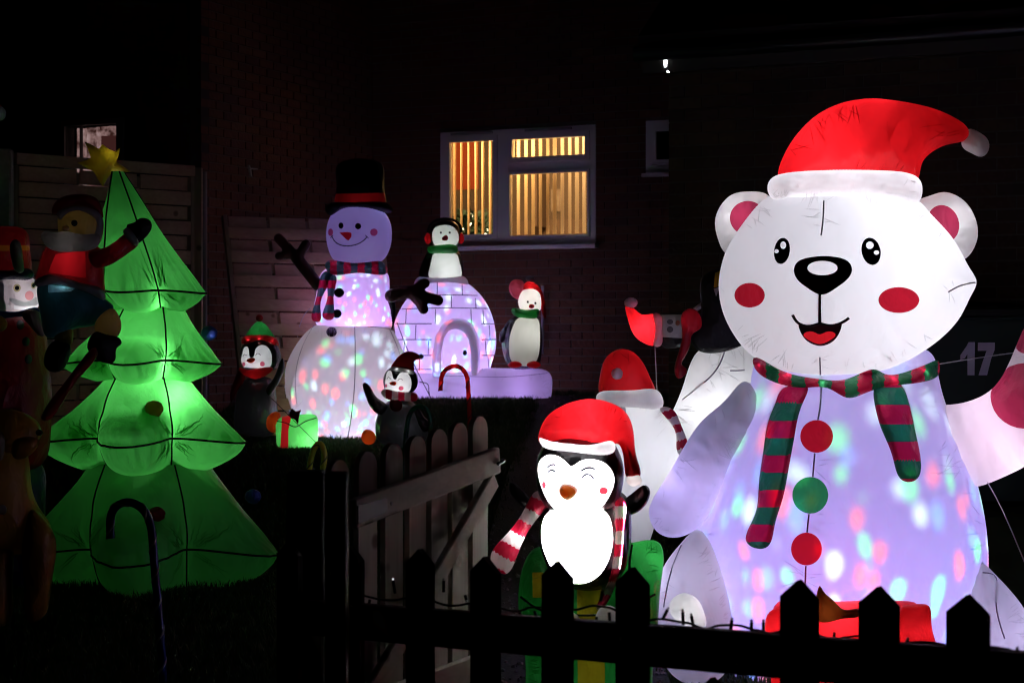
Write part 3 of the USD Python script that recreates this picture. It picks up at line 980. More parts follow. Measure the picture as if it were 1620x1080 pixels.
# ------------------------------------------------------------------ the house's dark end wall beyond the fence, with a curtained window
E0 = LW.at(2.92, 0, 0)[:2]
NW = Wall(E0, U, NV)
n0, n1 = NW.S(104), NW.S(186)
nz0, nz1 = NW.Z(150, 300), NW.Z(150, 198)
part(HOUSE, 'wall', join(NW.box(-7, n0, 0.002, .12, .8, 6.6), NW.box(n1, -.001, 0.002, .12, .8, 6.6), NW.box(n0, n1, 0.002, .12, nz1, 6.6), NW.box(n0, n1, 0.002, .12, .8, nz0)), plain('dark_render', (.035, .03, .028), .9))
NWIN = part(HOUSE, 'window', join(NW.box(n0 - .04, n0, -.02, .1, nz0, nz1 + .05), NW.box(n1, n1 + .07, -.02, .1, nz0, nz1 + .05), NW.box(n0, n1, -.02, .1, nz1, nz1 + .05)), plain('dark_frame', (.10, .10, .10), .5), label='dark framed window with pink curtain behind the fence')
part(NWIN, 'glazing_bar', NW.box(NW.S(125), NW.S(125.8), .01, .05, nz0, nz1), plain('dark_frame', (.10, .10, .10), .5))
cur = usdkit.material(stage, '/World/Looks/lit_curtain', {
    'g': ('geometry', {}), 'm': ('mapping', {'scale': (1, 1, .8)}), 'v': ('noise_texture', {'scale': 9.0, 'detail': 3.0, 'roughness': .6}), 'r': ('rgb_ramp', {'ramp': [(.38, (.05, .018, .014)), (.52, (.34, .2, .19)), (.7, (.62, .44, .44))]}), 'e': ('emission', {'strength': .62})},
    [('g.position', 'm.vector'), ('m.vector', 'v.vector'), ('v.fac', 'r.fac'), ('r.color', 'e.color')], surface='e.emission')
cur2 = usdkit.material(stage, '/World/Looks/dim_curtain', {'e': ('emission', {'color': (.07, .022, .02), 'strength': .55})}, [], surface='e.emission')
cw = []
xs = np.linspace(n0, n1, 60)


def folds(a0, a1, z0, z1, w, amp, freq):
    q = np.linspace(a0, a1, 40)
    V = [NW.at(x, w + amp * math.sin(x * freq), z) for x in q for z in (z0, z1)]
    i = np.arange(39)
    return np.array(V), np.stack([2 * i, 2 * i + 2, 2 * i + 3, 2 * i + 1], 1)


CU = thing('patterned_curtain', 'pink patterned curtain glowing in the neighbouring window', 'curtain', NW.at(n0, .15, nz0))
part(CU, 'drape', folds(n0, NW.S(142), nz0, nz1, .16, .02, 60), cur)
part(CU, 'valance', folds(NW.S(142), n1, NW.Z(150, 213), nz1, .13, .012, 75), cur)
part(CU, 'backing', NW.box(n0, n1, .19, .2, nz0, nz1), cur2)

# ------------------------------------------------------------------ timber fence panels
WOODF = [wood(f'fence_board_{i}', a, b, 0) for i, (a, b) in enumerate([((.46, .27, .175), (.62, .40, .275)), ((.41, .245, .165), (.56, .37, .255)), ((.48, .29, .18), (.65, .43, .28))])]
WOODV = wood('fence_post_wood', (.26, .18, .13), (.38, .28, .2), 2)


def panel(name, label, tl, tr, bl, br, rows, joints, trim, recess=.012):
    """a hit-and-miss panel between its four corners (world), rows of boards: whole, then split at the battens"""
    tl, tr, bl, br = (np.asarray(q, float) for q in (tl, tr, bl, br))
    nrm = np.cross(tr - tl, tl - bl)
    nrm /= np.linalg.norm(nrm)
    if nrm @ (np.array([0, 0, EYE]) - tl) < 0:
        nrm = -nrm
    t = thing(name, label, 'fence panel', bl)
    H = np.linalg.norm(tl - bl)
    L = lambda f, g: (tl * (1 - f) + tr * f) * (1 - g) + (bl * (1 - f) + br * f) * g   # noqa: E731
    up = (tl - bl) / H
    rh = H / rows
    for k in range(rows):
        g = (k + .5) / rows
        w = rh - .008
        if k % 2 == 1:
            o = nrm * (.012 + rng.uniform(-.002, .002))
            part(t, 'board', board(L(0.012, g) + o, L(.988, g) + o, w, .016, up), WOODF[rng.integers(3)])
        else:
            js = [0.012] + [j + rng.normal(0, .004) for j in joints] + [.988]
            for a_, b_ in zip(js[:-1], js[1:]):
                o = nrm * (-recess + rng.uniform(-.002, .002))
                part(t, 'board', board(L(a_ + .010, g) + o, L(b_ - .010, g) + o, w, .016, up), WOODF[rng.integers(3)])
    for j in joints:
        part(t, 'batten', board(L(j, 0.01) - nrm * .035, L(j, .99) - nrm * .035, .04, .02, (tr - tl)), WOODV)
    if trim:
        o = nrm * .02
        part(t, 'top_rail', board(L(-.005, -.4 / rows) + o, L(1.005, -.4 / rows) + o, rh * .72, .05, up), WOODF[0])
    for f in ((0.0, 1.0)):
        part(t, 'edge_stile', board(L(f, 0.0) - nrm * .01, L(f, 1) - nrm * .01, .035, .06, (tr - tl)), WOODV)
    return t


zt = 2.80
l0, r0 = P(24, 263, 13.57), P(303, 279, 14.6)
l0[2] = r0[2] = (l0[2] + r0[2]) / 2
FP = panel('timber_fence', 'upright timber fence panel behind the green inflatable tree', l0, r0, l0 - [0, 0, 2.1], r0 - [0, 0, 2.1], 18, (.345, .69), True)
PO = single('timber_post', board(P(313, 266, 14.63), P(313, 700, 14.63), .07, .07, (1, 0, 0)), WOODV, 'slim timber post at the right end of the tall fence panel', 'post')
single('downpipe', tube([P(322, 272, 14.9), P(322, 400, 14.9), P(322, 690, 14.9)], .03, smooth_path=False), plain('purple_grey_pipe', (.2, .19, .2), .5), 'thin grey pipe beside the slim post and brick wall', 'pipe')
cp = [P(8, 236, 13.0), P(8, 720, 13.0)]
single('concrete_post', board(cp[0], cp[1], .105, .1, (1, 0, 0), .012), plain('concrete', (.24, .23, .21), .9, .1, col2=(.33, .32, .29), nscale=25, bump=.4), 'grey concrete post at the left end of the tall fence panel', 'post')
tl, tr_ = P(355, 341, 15.0), P(600, 348, 15.5)
bl_, br_ = P(392, 690, 14.35), P(640, 690, 14.85)
LP = panel('leaning_panel', 'loose timber fence panel leaning on the brick wall behind the snowman', tl, tr_, bl_, br_, 18, (.27, .53, .79), False)

# ================================================================== THE INFLATABLES
def cush(parent, name, mat, outline, d, regions=None, label=None, **kw):
    """an Inflated as one part, its coloured panels as sub-parts or parts; regions: {name: (outline px, material, parent or None)}"""
    inf = Inflated(outline, d, regions={k: v[0] for k, v in (regions or {}).items()}, **kw)
    p = part(parent, name, inf.main(), mat, label=label)
    inf.path = p
    deep = len(p.strip('/').split('/')) >= 4
    inf.sub = {}
    for k, v in (regions or {}).items():
        m = inf.piece(k)
        if len(m[1]) and v[1] is not None:
            nm = k.rstrip('0123456789').rstrip('_')
            inf.sub[k] = part(parent if deep else p, nm, m, v[1])
    return inf


def base_of(px, d):
    x = (px - CX) / F * d
    return np.array([x, d, float(zg(x, d))])


def seam(inf, px, r=.004, mat=None, parent=None, name='seam', off=.001):
    infs = inf if isinstance(inf, list) else [inf]
    return part(parent or infs[0].path, name, stroke(px, infs, r, off), mat or SEAMG)


STR = lambda y0, h, c1, c2: (lambda x, y: c1 if int(math.floor((y - y0) / h)) % 2 == 0 else c2)   # noqa: E731
sRED, sGRN, sWHT, sBLK = (.50, .012, .05), (.02, .17, .06), (.74, .70, .70), (.02, .02, .02)

# ------------------------------------------------------------------ polar bear
TAIL1 = [(1240, 614), (1277, 610), (1269, 640), (1257, 690), (1248, 740), (1238, 790), (1226, 830), (1212, 866), (1181, 857), (1194, 815), (1201, 765), (1207, 720), (1216, 665), (1228, 634)]
TAIL2 = [(1384, 612), (1400, 606), (1424, 608), (1440, 645), (1450, 690), (1453, 755), (1427, 759), (1412, 722), (1396, 682), (1386, 650)]


def inset(px, k):
    g = Polygon(spline(px)).buffer(-k)
    return np.array((max(g.geoms, key=lambda q: q.area) if g.geom_type != 'Polygon' else g).exterior.coords)[:-1]


D = 7.6
PB = thing('polar_bear', 'giant lit white polar bear inflatable with red Santa hat and striped scarf', 'inflatable', base_of(1330, D))
eye = lambda cx, cy, rx, ry, rot: ell(cx, cy, rx, ry, rot)   # noqa: E731
body = cush(PB, 'body', WHITE, [(1200, 566), (1186, 612), (1160, 665), (1138, 725), (1113, 795), (1097, 855), (1098, 910), (1110, 965), (1124, 1010), (1155, 1066), (1250, 1078), (1440, 1078), (1530, 1062), (1556, 985), (1564, 900), (1560, 830), (1545, 760), (1520, 690), (1497, 640), (1484, 590), (1470, 556), (1340, 545)],
            D, dict(button=(ell(1292, 690, 26, 26), RED), button_1=(ell(1282, 783, 28.5, 29), GREEN), button_2=(ell(1276, 868, 24.5, 26), RED), opening=(inset(TAIL1, 3.5), None), opening_1=(inset(TAIL2, 3.5), None)), h=6, depth=.82, wr=.009, pucker=.016, plen=.10, pwave=.05, seams=[([(1300, 600), (1290, 720), (1277, 880), (1272, 1010)], .35), ([(1484, 600), (1500, 690), (1545, 770)], 1.2), ([(1190, 620), (1150, 700)], .8)])
head = cush(PB, 'head', WHITE, [(1222, 308), (1185, 340), (1158, 378), (1144, 410), (1137, 450), (1143, 492), (1160, 528), (1190, 563), (1236, 585), (1292, 593), (1350, 592), (1402, 584), (1447, 564), (1490, 534), (1520, 500), (1536, 468), (1545, 446), (1534, 424), (1520, 398), (1500, 368), (1472, 338), (1440, 308), (1340, 290)],
            D - .28, dict(cheek=(ell(1186, 467, 24, 19.5), CHEEK), cheek_1=(ell(1422, 474.5, 32.5, 20.5), CHEEK),
                          eye=(ell(1237, 397, 12.5, 21, 8), PRINT), eye_1=(ell(1378, 397.5, 15, 22, -12), PRINT),
                          nose=(spline([(1256, 428), (1262, 414), (1282, 407), (1303, 405), (1325, 407), (1342, 414), (1348, 427), (1341, 441), (1322, 456), (1300, 466), (1278, 456), (1262, 443)]), PRINT),
                          mouth=(spline([(1264, 512), (1282, 516), (1297, 512), (1312, 516), (1331, 511), (1326, 530), (1313, 543), (1297, 547), (1281, 542), (1269, 530)]), PRINT),
                          nose_shine=(ell(1301, 424, 24, 11.5), WHITE), eye_shine=(ell(1239, 388, 4.8, 6.2, n=16), WHITE), eye_shine_1=(ell(1228.5, 397.5, 3.8, 3.8, n=12), WHITE), eye_shine_2=(ell(1376, 388, 6.2, 6.2, n=16), WHITE), eye_shine_3=(ell(1386.5, 399.5, 4.6, 3.6, n=12), WHITE),
                          tongue=(spline([(1271, 529), (1284, 524), (1297, 529), (1310, 524), (1322, 529), (1313, 538), (1297, 544), (1280, 538)]), RED), opening=([(1238, 301), (1340, 295), (1444, 303), (1446, 314), (1340, 310), (1238, 312)], None)), h=5.5, depth=.92, wr=.007, pucker=.014, plen=.085, pwave=.05, seams=[([(1303, 318), (1299, 372)], .6), ([(1298, 592), (1297, 565)], .7), ([(1542, 447), (1500, 462)], 1.0)])
for px in ([(1254, 498), (1260, 508), (1270, 514), (1283, 515), (1297, 511)], [(1297, 511), (1312, 515), (1325, 513), (1336, 508), (1343, 503)], [(1297.5, 464), (1297, 485), (1297, 512)]):
    seam(head, px, .0062, PRINT, name='mouth_line')
for o, inner in (([(1226, 322), (1212, 307), (1186, 303), (1158, 308), (1139, 327), (1131, 352), (1137, 382), (1152, 404), (1200, 400), (1240, 350)], ell(1183, 345, 28.5, 27)),
                 ([(1440, 324), (1470, 310), (1492, 304), (1512, 309), (1532, 325), (1545, 352), (1546, 378), (1535, 402), (1519, 412), (1480, 400), (1440, 350)], ell(1492, 354, 25, 30, -18))):
    cush(PB, 'ear', WHITE, o, D - .2, dict(inner_ear=(inner, PAD)), h=4, depth=.55, pucker=.011, plen=.05, pwave=.035)
# Santa hat
hat = cush(PB, 'hat', RED, [(1234, 286), (1237, 252), (1258, 216), (1290, 184), (1330, 164), (1375, 156.5), (1420, 160), (1462, 168), (1502, 182), (1532, 206), (1526, 222), (1500, 229), (1476, 240), (1458, 260), (1448, 290), (1340, 296)], D - .24, dict(opening=([(1242, 275), (1340, 273), (1440, 278), (1440, 288), (1340, 286), (1242, 286)], None)), h=5, depth=.8, wr=.012, pucker=.018, plen=.09, pwave=.06, seams=[([(1500, 185), (1490, 232)], 1.0), ([(1400, 225), (1450, 275)], .9)])
cush(hat.path, 'pompom', WHITE, [(1530, 205), (1548, 209), (1563, 222), (1563, 240), (1552, 248.5), (1537, 243), (1521, 230)], D - .24, h=5, depth=.9)
bm = cush(hat.path, 'brim', FLEECE, [(1214, 298), (1222, 281), (1250, 273), (1290, 270), (1340, 269), (1400, 270), (1440, 275), (1456, 286), (1459, 305), (1452, 320), (1420, 318), (1370, 315), (1310, 314), (1260, 313), (1225, 317)], D - .40, h=5, depth=1.4, wr=.010, pucker=.010, plen=.05, pwave=.06)
for q in np.linspace(1238, 1438, 8):
    bulb(PB, bm.at(q, 294, .1), .105, (.95, .93, 1), .012)
# arms and legs
larm = cush(PB, 'arm', WHITE, [(1180, 603), (1150, 630), (1112, 664), (1078, 714), (1046, 768), (1027, 806), (1037, 838), (1062, 850), (1094, 842), (1124, 810), (1160, 730), (1200, 650)], D - .12, h=5.5, depth=.8, wr=.010, pucker=.016, plen=.09)
rarm = cush(PB, 'arm', WHITE, [(1470, 650), (1500, 640), (1545, 630), (1576, 608), (1598, 570), (1612, 536), (1640, 490), (1690, 470), (1730, 520), (1730, 600), (1700, 680), (1640, 728), (1562, 765), (1520, 760)],
            D - .2, dict(paw_pad=(ell(1622, 626, 55, 52), PAD), toe_pad=(ell(1626, 534, 21, 26, 25), PAD)), h=6, depth=.75, wr=.010, pucker=.018, plen=.10)
lleg = cush(PB, 'leg', WHITE, [(1106, 838), (1078, 858), (1052, 892), (1038, 930), (1034, 985), (1046, 1040), (1080, 1078), (1140, 1072), (1160, 1000), (1140, 900)], D - .3, h=6, depth=.75, wr=.010, pucker=.014)
rleg = cush(PB, 'leg', WHITE, [(1548, 890), (1572, 905), (1600, 935), (1628, 975), (1645, 1030), (1640, 1075), (1560, 1080), (1500, 1060), (1510, 970)], D - .3, h=6, depth=.75, wr=.010, pucker=.014)
cush(PB, 'claw', WHITE, [(1058, 957), (1070, 942), (1085, 938), (1102, 946), (1114, 968), (1116, 992), (1098, 999), (1078, 988), (1062, 972)], D - .62, h=5, depth=.9)
for p_ in ([(1300, 596), (1298, 640), (1294, 664)], [(1289, 717), (1286, 754)], [(1280, 813), (1277, 842)], [(1275, 895), (1273, 960), (1272, 1010)]):
    seam(body, p_, .0035)
for p_ in ([(1303, 318), (1302, 345), (1299, 372)], [(1298, 592), (1297, 565)], [(1542, 447), (1524, 450), (1500, 462)]):
    seam(head, p_, .003)
for a_, p_ in ((lleg, [(1078, 862), (1060, 910), (1050, 960)]), (rleg, [(1555, 905), (1575, 912), (1576, 950), (1590, 1010)])):
    seam(a_, p_, .003)
# scarf
sc = [body, head, larm, rarm]
stripeb = lambda px, py: sRED if int(math.floor((px - 1190) / 21)) % 2 == 0 else sGRN   # noqa: E731
m, tn = drape([(1192, 566), (1204, 568), (1228, 582), (1262, 594), (1300, 600), (1340, 599), (1383, 584), (1402, 592), (1440, 586), (1470, 574), (1484, 570), (1487, 582), (1482, 596), (1440, 607), (1400, 612), (1368, 622), (1340, 629), (1310, 614), (1270, 613), (1230, 606), (1205, 594), (1193, 580)], sc, .02, .9, h=5, tint=stripeb, opened=True)
SCF = part(PB, 'scarf', m, TINT, tint=tn)
for o, s_ in ((TAIL1, STR(582, 27.5, sGRN, sRED)), (TAIL2, STR(612, 29, sGRN, sRED))):
    m, tn = drape(o, [body, larm], .006, .45, h=4.5, tint=s_, opened=True)
    part(SCF, 'tail', m, TINT, tint=tn)
face_parts = [g.buffer(6) for g in (Polygon(ell(1186, 467, 24, 20)), Polygon(ell(1422, 474, 32, 21)), Polygon(ell(1237, 397, 13, 21)), Polygon(ell(1378, 397, 15, 22)), Polygon(ell(1300, 470, 52, 80)))]
cover = [Polygon(TAIL1).buffer(4), Polygon(TAIL2).buffer(4)] + [Polygon(ell(*q, 30, 30)) for q in ((1292, 690), (1282, 783), (1276, 868))]
creases(head, WHITE, 75, 26, .0026, 1, [[(1303, 318), (1299, 372)], [(1298, 592), (1297, 565)], [(1542, 447), (1500, 462)]], face_parts)
creases(body, WHITE, 150, 40, .0026, 2, [[(1300, 600), (1290, 720), (1277, 880), (1272, 1000)], [(1487, 640), (1500, 700), (1530, 760)]], cover)
creases(hat, RED, 45, 36, .0028, 3, [[(1500, 185), (1492, 230)], [(1400, 225), (1446, 270)]])
creases(bm, FLEECE, 26, 14, .0026, 4)
creases(larm, WHITE, 50, 30, .0026, 5); creases(rarm, WHITE, 60, 34, .0026, 6); creases(lleg, WHITE, 40, 26, .0026, 7); creases(rleg, WHITE, 40, 26, .0026, 8)
# lamps: white in head and hat, a colour projector in the belly
bulb(PB, head.at(1385, 425, .05), 8.3, (.90, .90, 1), .05)
bulb(PB, hat.at(1388, 182, 0), .5, (1, .9, .85), .02)
bulb(PB, hat.at(1320, 240, 0), 3.2, (1, .9, .85), .03)
disco(PB, body.at(1330, 950, -.1), 62, 'projector_lens_bear', (.155, .11, .38), scale=6.8, cut=.38, r=.0022)
bulb(PB, body.at(1330, 700, 0), 1.6, (.66, .5, 1), .05)
bulb(PB, rarm.at(1590, 690, 0), 2.0, (1, .72, .95), .03)
bulb(PB, larm.at(1085, 770, -.2), 1.0, (.56, .44, 1), .03)
bulb(PB, lleg.at(1075, 930, -.2), .8, (.72, .66, 1), .03)
bulb(PB, rleg.at(1590, 1010, -.2), .9, (.7, .6, 1), .03)
for q in ((1172, 345), (1505, 350)):
    bulb(PB, P(*q, D - .2), .32, (.97, .93, 1), .012)
bulb(PB, P(1090, 968, D - .62), .16, (.97, .97, 1), .012)
for q, w in ((1205, 576), (1245, 596), (1300, 607), (1350, 612), (1410, 601), (1460, 590)):
    c = hit(np.array([[q, w]], float), sc)[0]
    bulb(PB, c + [0, -.028, 0], .035, (1, .95, .95), .005)
part(PB, 'tether', tube([rarm.lift([(1562, 762)])[0][0] if not np.isnan(rarm.lift([(1562, 762)])[0][0, 0]) else P(1562, 762, 7.3), P(1590, 815, 7.1), P(1632, 915, 6.9)], .0025, 5), CORD)
part(PB, 'tether', tube([P(1484, 576, 7.6), P(1540, 567, 7.75), P(1640, 553, 8.0)], .0022, 5), CORD)

RP = thing('red_present', 'glowing red gift box with brown bow between the polar bear feet', 'present', base_of(1345, 6.75))
rp = cush(RP, 'box', RED, [(1222, 985), (1224, 960), (1246, 946), (1300, 950), (1360, 950), (1420, 950), (1452, 955), (1462, 985), (1466, 1040), (1455, 1120), (1340, 1135), (1235, 1120), (1220, 1040)], 6.75, h=9, depth=.7)
cush(RP, 'wing', RED, [(1424, 962), (1450, 955), (1470, 958), (1474, 985), (1480, 1012), (1482, 1042), (1440, 1046), (1426, 1010)], 6.55, h=6, depth=.8)
cush(RP, 'wing', RED, [(1214, 972), (1228, 962), (1250, 966), (1252, 1000), (1240, 1040), (1214, 1030), (1210, 1000)], 6.55, h=6, depth=.8)
cush(RP, 'bow', fabric('rust_nylon', (.45, .11, .02), .45), [(1297, 926), (1304, 936), (1320, 950), (1338, 964), (1358, 962), (1360, 974), (1336, 978), (1310, 984), (1288, 978), (1290, 950)], 6.4, h=5, depth=.7)
bulb(RP, rp.at(1330, 1000, 0), 4.2, (1, .9, .85), .03)
for q in ((1452, 1000), (1232, 995)):
    bulb(RP, P(*q, 6.55), .22, (1, .9, .9), .012)
creases(rp, RED, 40, 24, .0026, 14)
bulb(RP, P(1310, 966, 6.4), .02, (1, .9, .8), .006)

# ------------------------------------------------------------------ penguin on the green present in the foreground
D = 6.2
PF = thing('penguin', 'large bright penguin inflatable with closed smiling eyes standing on a green present', 'inflatable', base_of(930, D))
pb = cush(PF, 'body', BLACK, [(870, 790), (858, 812), (852, 840), (855, 866), (863, 890), (876, 912), (902, 929), (933, 934), (970, 925), (990, 898), (998, 862), (999, 822), (990, 784), (930, 770)], D,
          dict(belly=(spline([(873, 806), (860, 822), (857, 848), (863, 877), (879, 903), (903, 920), (928, 921), (952, 904), (966, 874), (969, 845), (963, 817), (952, 806), (930, 800), (900, 800)]), WHITE), opening=([(980, 800), (985, 800), (984, 860), (980, 895), (975, 895), (978, 850)], None)), h=4, depth=.85)
ph = cush(PF, 'head', BLACK, [(858, 706), (849, 730), (848, 760), (854, 786), (871, 808), (904, 818), (940, 817), (972, 803), (984, 775), (987, 744), (980, 716), (960, 690), (910, 680), (872, 690)], D - .05,
          dict(face=(spline([(851, 740), (857, 725), (868, 719), (884, 722), (896, 731), (904, 737), (918, 729), (936, 726), (953, 730), (966, 741), (972, 758), (967, 778), (955, 798), (938, 809), (905, 813), (880, 806), (864, 787), (855, 764)]), WHITE), cheek=(ell(860.5, 767, 3.4, 6.2, n=14), RED), cheek_1=(ell(955, 776, 7, 6, n=18), RED), opening=([(868, 706), (905, 709), (940, 710), (960, 708), (958, 713), (925, 712), (890, 709.5)], None)), h=4, depth=.9, pucker=.006, plen=.04, pwave=.025)
for p_ in ([(867, 747), (870, 744), (874, 743), (879, 747)], [(866, 740), (872, 735), (879, 735)], [(921, 756), (925, 751), (930, 750), (935, 752), (939, 757)], [(919, 745), (928, 740), (936, 740), (941, 742)]):
    seam(ph, p_, .0034, plain('navy_print', (.01, .012, .06), .5), name='eyelash')
cush(PF, 'beak', BEAK, [(886, 772), (891, 766), (900, 765), (910, 769), (914, 775), (909, 784), (898, 791), (889, 786), (885, 779)], ph.lift([(900, 778)])[0][0, 1] + .01, h=3, depth=1.0)
fh = cush(PF, 'hat', RED, [(853, 699), (857, 672), (875, 650), (904, 636), (936, 631), (966, 637), (990, 652), (1002, 682), (1007, 722), (1012, 754), (994, 757), (987, 728), (978, 702), (960, 706), (900, 706), (870, 702)], D - .07, h=4, depth=.8, wr=.008, pucker=.011, plen=.06, pwave=.035, seams=[([(960, 690), (985, 730)], 1.0)])
bm = cush(fh.path, 'brim', FLEECE, [(853, 692), (862, 695), (905, 702), (943, 702), (970, 698), (973, 712), (960, 719), (925, 717), (890, 713), (858, 705)], D - .19, h=3.5, depth=1.5, wr=.003)
for q, w in ((864, 700), (882, 705), (902, 708), (922, 710), (942, 710), (960, 707)):
    bulb(PF, bm.at(q, w, .2), .035, (.97, .95, 1), .004)
cush(fh.path, 'brim', WHITE, [(991, 755), (1002, 751), (1012, 752), (1015, 763), (1002, 769), (993, 764)], D - .09, h=3, depth=.9)
cush(PF, 'flipper', BLACK, [(984, 795), (1000, 780), (1020, 767), (1028, 774), (1026, 790), (1014, 806), (995, 815), (985, 812)], D, h=4, depth=.7)
cush(PF, 'flipper', BLACKM, [(866, 812), (850, 800), (830, 778), (808, 762), (806, 776), (822, 798), (846, 820), (862, 826)], D + .05, h=4, depth=.7)
sp = STR(0, 1, sRED, sWHT)
proj = lambda x, y: (x - 860) * -.46 + (y - 780) * .88   # noqa: E731
m = Inflated([(851, 776), (868, 790), (850, 820), (823, 866), (799, 908), (776, 884), (800, 846), (830, 804)], D - .03, h=4, depth=.45)
PST = part(PF, 'scarf', m.main(), TINT, tint=[sRED if int(math.floor(((a - 860) * -.46 + (b - 770) * .88) / 21)) % 2 else sWHT for a, b in [(CX + F * c[0] / c[1], HY - F * (c[2] - EYE) / c[1]) for c in m.main()[0][m.main()[1]].mean(1)]])
m, tn = drape([(976, 786), (988, 790), (988, 830), (985, 870), (980, 905), (972, 930), (955, 960), (944, 964), (947, 950), (960, 925), (968, 900), (973, 860), (974, 820)], [pb], .02, .5, h=3.5, tint=STR(780, 20, sRED, sWHT), opened=True)
part(PST, 'tail', m, TINT, tint=tn)
pr = cush(PF, 'present', GREEN, [(838, 874), (870, 862), (960, 862), (1000, 858), (1040, 856), (1050, 882), (1045, 930), (1040, 1000), (1032, 1085), (1025, 1150), (940, 1165), (840, 1150), (832, 1060), (820, 950)], D + .12,
          dict(ribbon=([(912, 850), (955, 850), (958, 1170), (915, 1170)], YELLOW), ribbon_1=([(842, 905), (860, 905), (862, 945), (843, 945)], YELLOW)), h=5, depth=.62, wr=.008, pucker=.016, plen=.07, label='puffy green present with yellow ribbon')
for p_ in ([(824, 944), (850, 962), (900, 972), (970, 968), (1036, 940)], [(1000, 862), (996, 900), (1005, 960), (1008, 1080)]):
    seam(pr, p_, .004, SEAM)
for c in ((962, 975), (900, 985)):
    cush(PF, 'foot', WHITE, [(c[0] - 20, c[1] + 6), (c[0] - 12, c[1] - 14), (c[0] + 8, c[1] - 16), (c[0] + 20, c[1]), (c[0] + 14, c[1] + 16), (c[0] - 12, c[1] + 17)], D - .3, h=5, depth=.7)
creases(fh, RED, 40, 16, .002, 9, [[(960, 690), (985, 730)]])
creases(pr, GREEN, 60, 22, .0024, 10)
bulb(PF, pb.at(915, 850, 0), 420, (.96, .98, 1), .03)
bulb(PF, ph.at(908, 772, 0), 12, (.97, .98, 1), .03)
bulb(PF, fh.at(930, 668, 0), 1.3, (1, .92, .9), .025)
bulb(PF, P(820, 850, D - .03), .12, (1, .97, .97), .012)
bulb(PF, P(1003, 761, D - .09), .02, (1, .97, .97), .006)
bulb(PF, pr.at(1020, 890, 0), .35, (1, 1, .9), .03)
bulb(PF, pr.at(935, 1060, 0), .3, (1, 1, .9), .03)

# ------------------------------------------------------------------ white figure in a Santa hat behind, and the ice slide with its penguin
D = 8.9
WF = thing('white_snow_figure', 'plain white inflatable figure in a Santa hat with front pompom behind the foreground penguin', 'inflatable', base_of(1015, D))
wb = cush(WF, 'body', WHITE, [(952, 632), (1000, 628), (1046, 640), (1064, 664), (1078, 690), (1079, 712), (1066, 752), (1046, 800), (1030, 850), (1000, 900), (955, 900), (930, 840), (926, 740), (934, 670)], D, dict(opening=([(956, 635), (1000, 634), (1038, 636), (1038, 641), (956, 640)], None)), h=5, depth=.8, wr=.010, pucker=.014, plen=.08)
wh = cush(WF, 'hat', RED, [(948, 622), (949, 594), (957, 568), (974, 554), (990, 552), (1006, 560), (1020, 578), (1030, 600), (1037, 624), (1000, 630), (960, 628)], D - .02, h=6, depth=.8)
bm = cush(wh.path, 'brim', FLEECE, [(943, 627), (952, 619), (1000, 617), (1037, 616), (1048, 628), (1048, 643), (1030, 647), (990, 644), (948, 641)], D - .14, h=4, depth=1.4, wr=.004)
for q in (956, 976, 996, 1016, 1036):
    bulb(WF, bm.at(q, 631, .1), .035, (.95, .94, 1), .006)
part(wh.path, 'pompom', ball(wh.lift([(976, 591)])[0][0] + [0, -.012, 0], .028, wr=.1), WHITE)
cush(WF, 'nose', GREYF, [(967, 640), (970, 628), (980, 627), (988, 640), (990, 655), (980, 660)], wb.lift([(978, 645)])[0][0, 1] - .02, h=4, depth=.8)
arm = Inflated([(1044, 645), (1062, 646), (1076, 668), (1085, 690), (1088, 706), (1082, 722), (1072, 716), (1070, 692), (1060, 668)], D - .12, h=3.5, depth=.7)
mm = arm.main()
part(WF, 'striped_cane', mm, TINT, tint=[sRED if int(math.floor((b - 640 + .35 * (a - 1044)) / 13.5)) % 2 else sWHT for a, b in [(CX + F * c[0] / c[1], HY - F * (c[2] - EYE) / c[1]) for c in mm[0][mm[1]].mean(1)]])
creases(wb, WHITE, 50, 26, .0026, 11)
creases(wh, RED, 24, 16, .0024, 12)
bulb(WF, wb.at(1010, 720, -.2), 2.9, (.93, .95, 1), .04)
bulb(WF, wh.at(995, 595, 0), .22, (1, .9, .9), .02)
D = 9.5
IS = thing('ice_slide', 'pale sloping inflatable ice slide with a penguin lying head first', 'inflatable', base_of(1130, D))
isl = cush(IS, 'slide', WHITE, [(1046, 690), (1056, 666), (1080, 612), (1104, 556), (1140, 546), (1185, 540), (1215, 560), (1230, 640), (1215, 740), (1170, 790), (1090, 790), (1050, 750)], D, h=5, depth=.5, wr=.012, pucker=.022, plen=.10, seams=[([(1146, 557), (1135, 582), (1112, 607), (1080, 632)], 1.0)])
seam(isl, [(1146, 557), (1135, 582), (1112, 607), (1080, 632)], .004)
seam(isl, [(1155, 586), (1168, 586), (1178, 585)], .004)
sb = cush(IS, 'penguin_body', BLACKM, [(1092, 535), (1098, 510), (1108, 500), (1107, 460), (1112, 438), (1128, 427), (1150, 424), (1190, 450), (1200, 520), (1170, 548), (1136, 558), (1106, 555)], D - .35, dict(foot=([(1131, 432), (1140, 428), (1139, 452), (1129, 456)], YELLOW), tail=([(1129, 457), (1138, 454), (1133, 470)], GREYF)), h=5, depth=.7)
shd = cush(IS, 'penguin_head', BLACKM, [(1044, 497), (1060, 496), (1082, 495), (1092, 510), (1090, 535), (1080, 547), (1062, 551), (1046, 545)], D - .37, dict(face=([(1046, 498), (1082, 497), (1082, 535), (1046, 533)], GREYF)), h=4, depth=.85)
for c in ((1060, 509, 5, 4), (1060, 521, 5, 5)):
    part(shd.path, 'eye', drape(ell(*c), [shd], .003, .05, h=2)[0], plain('faded_print', (.12, .12, .12), .6))
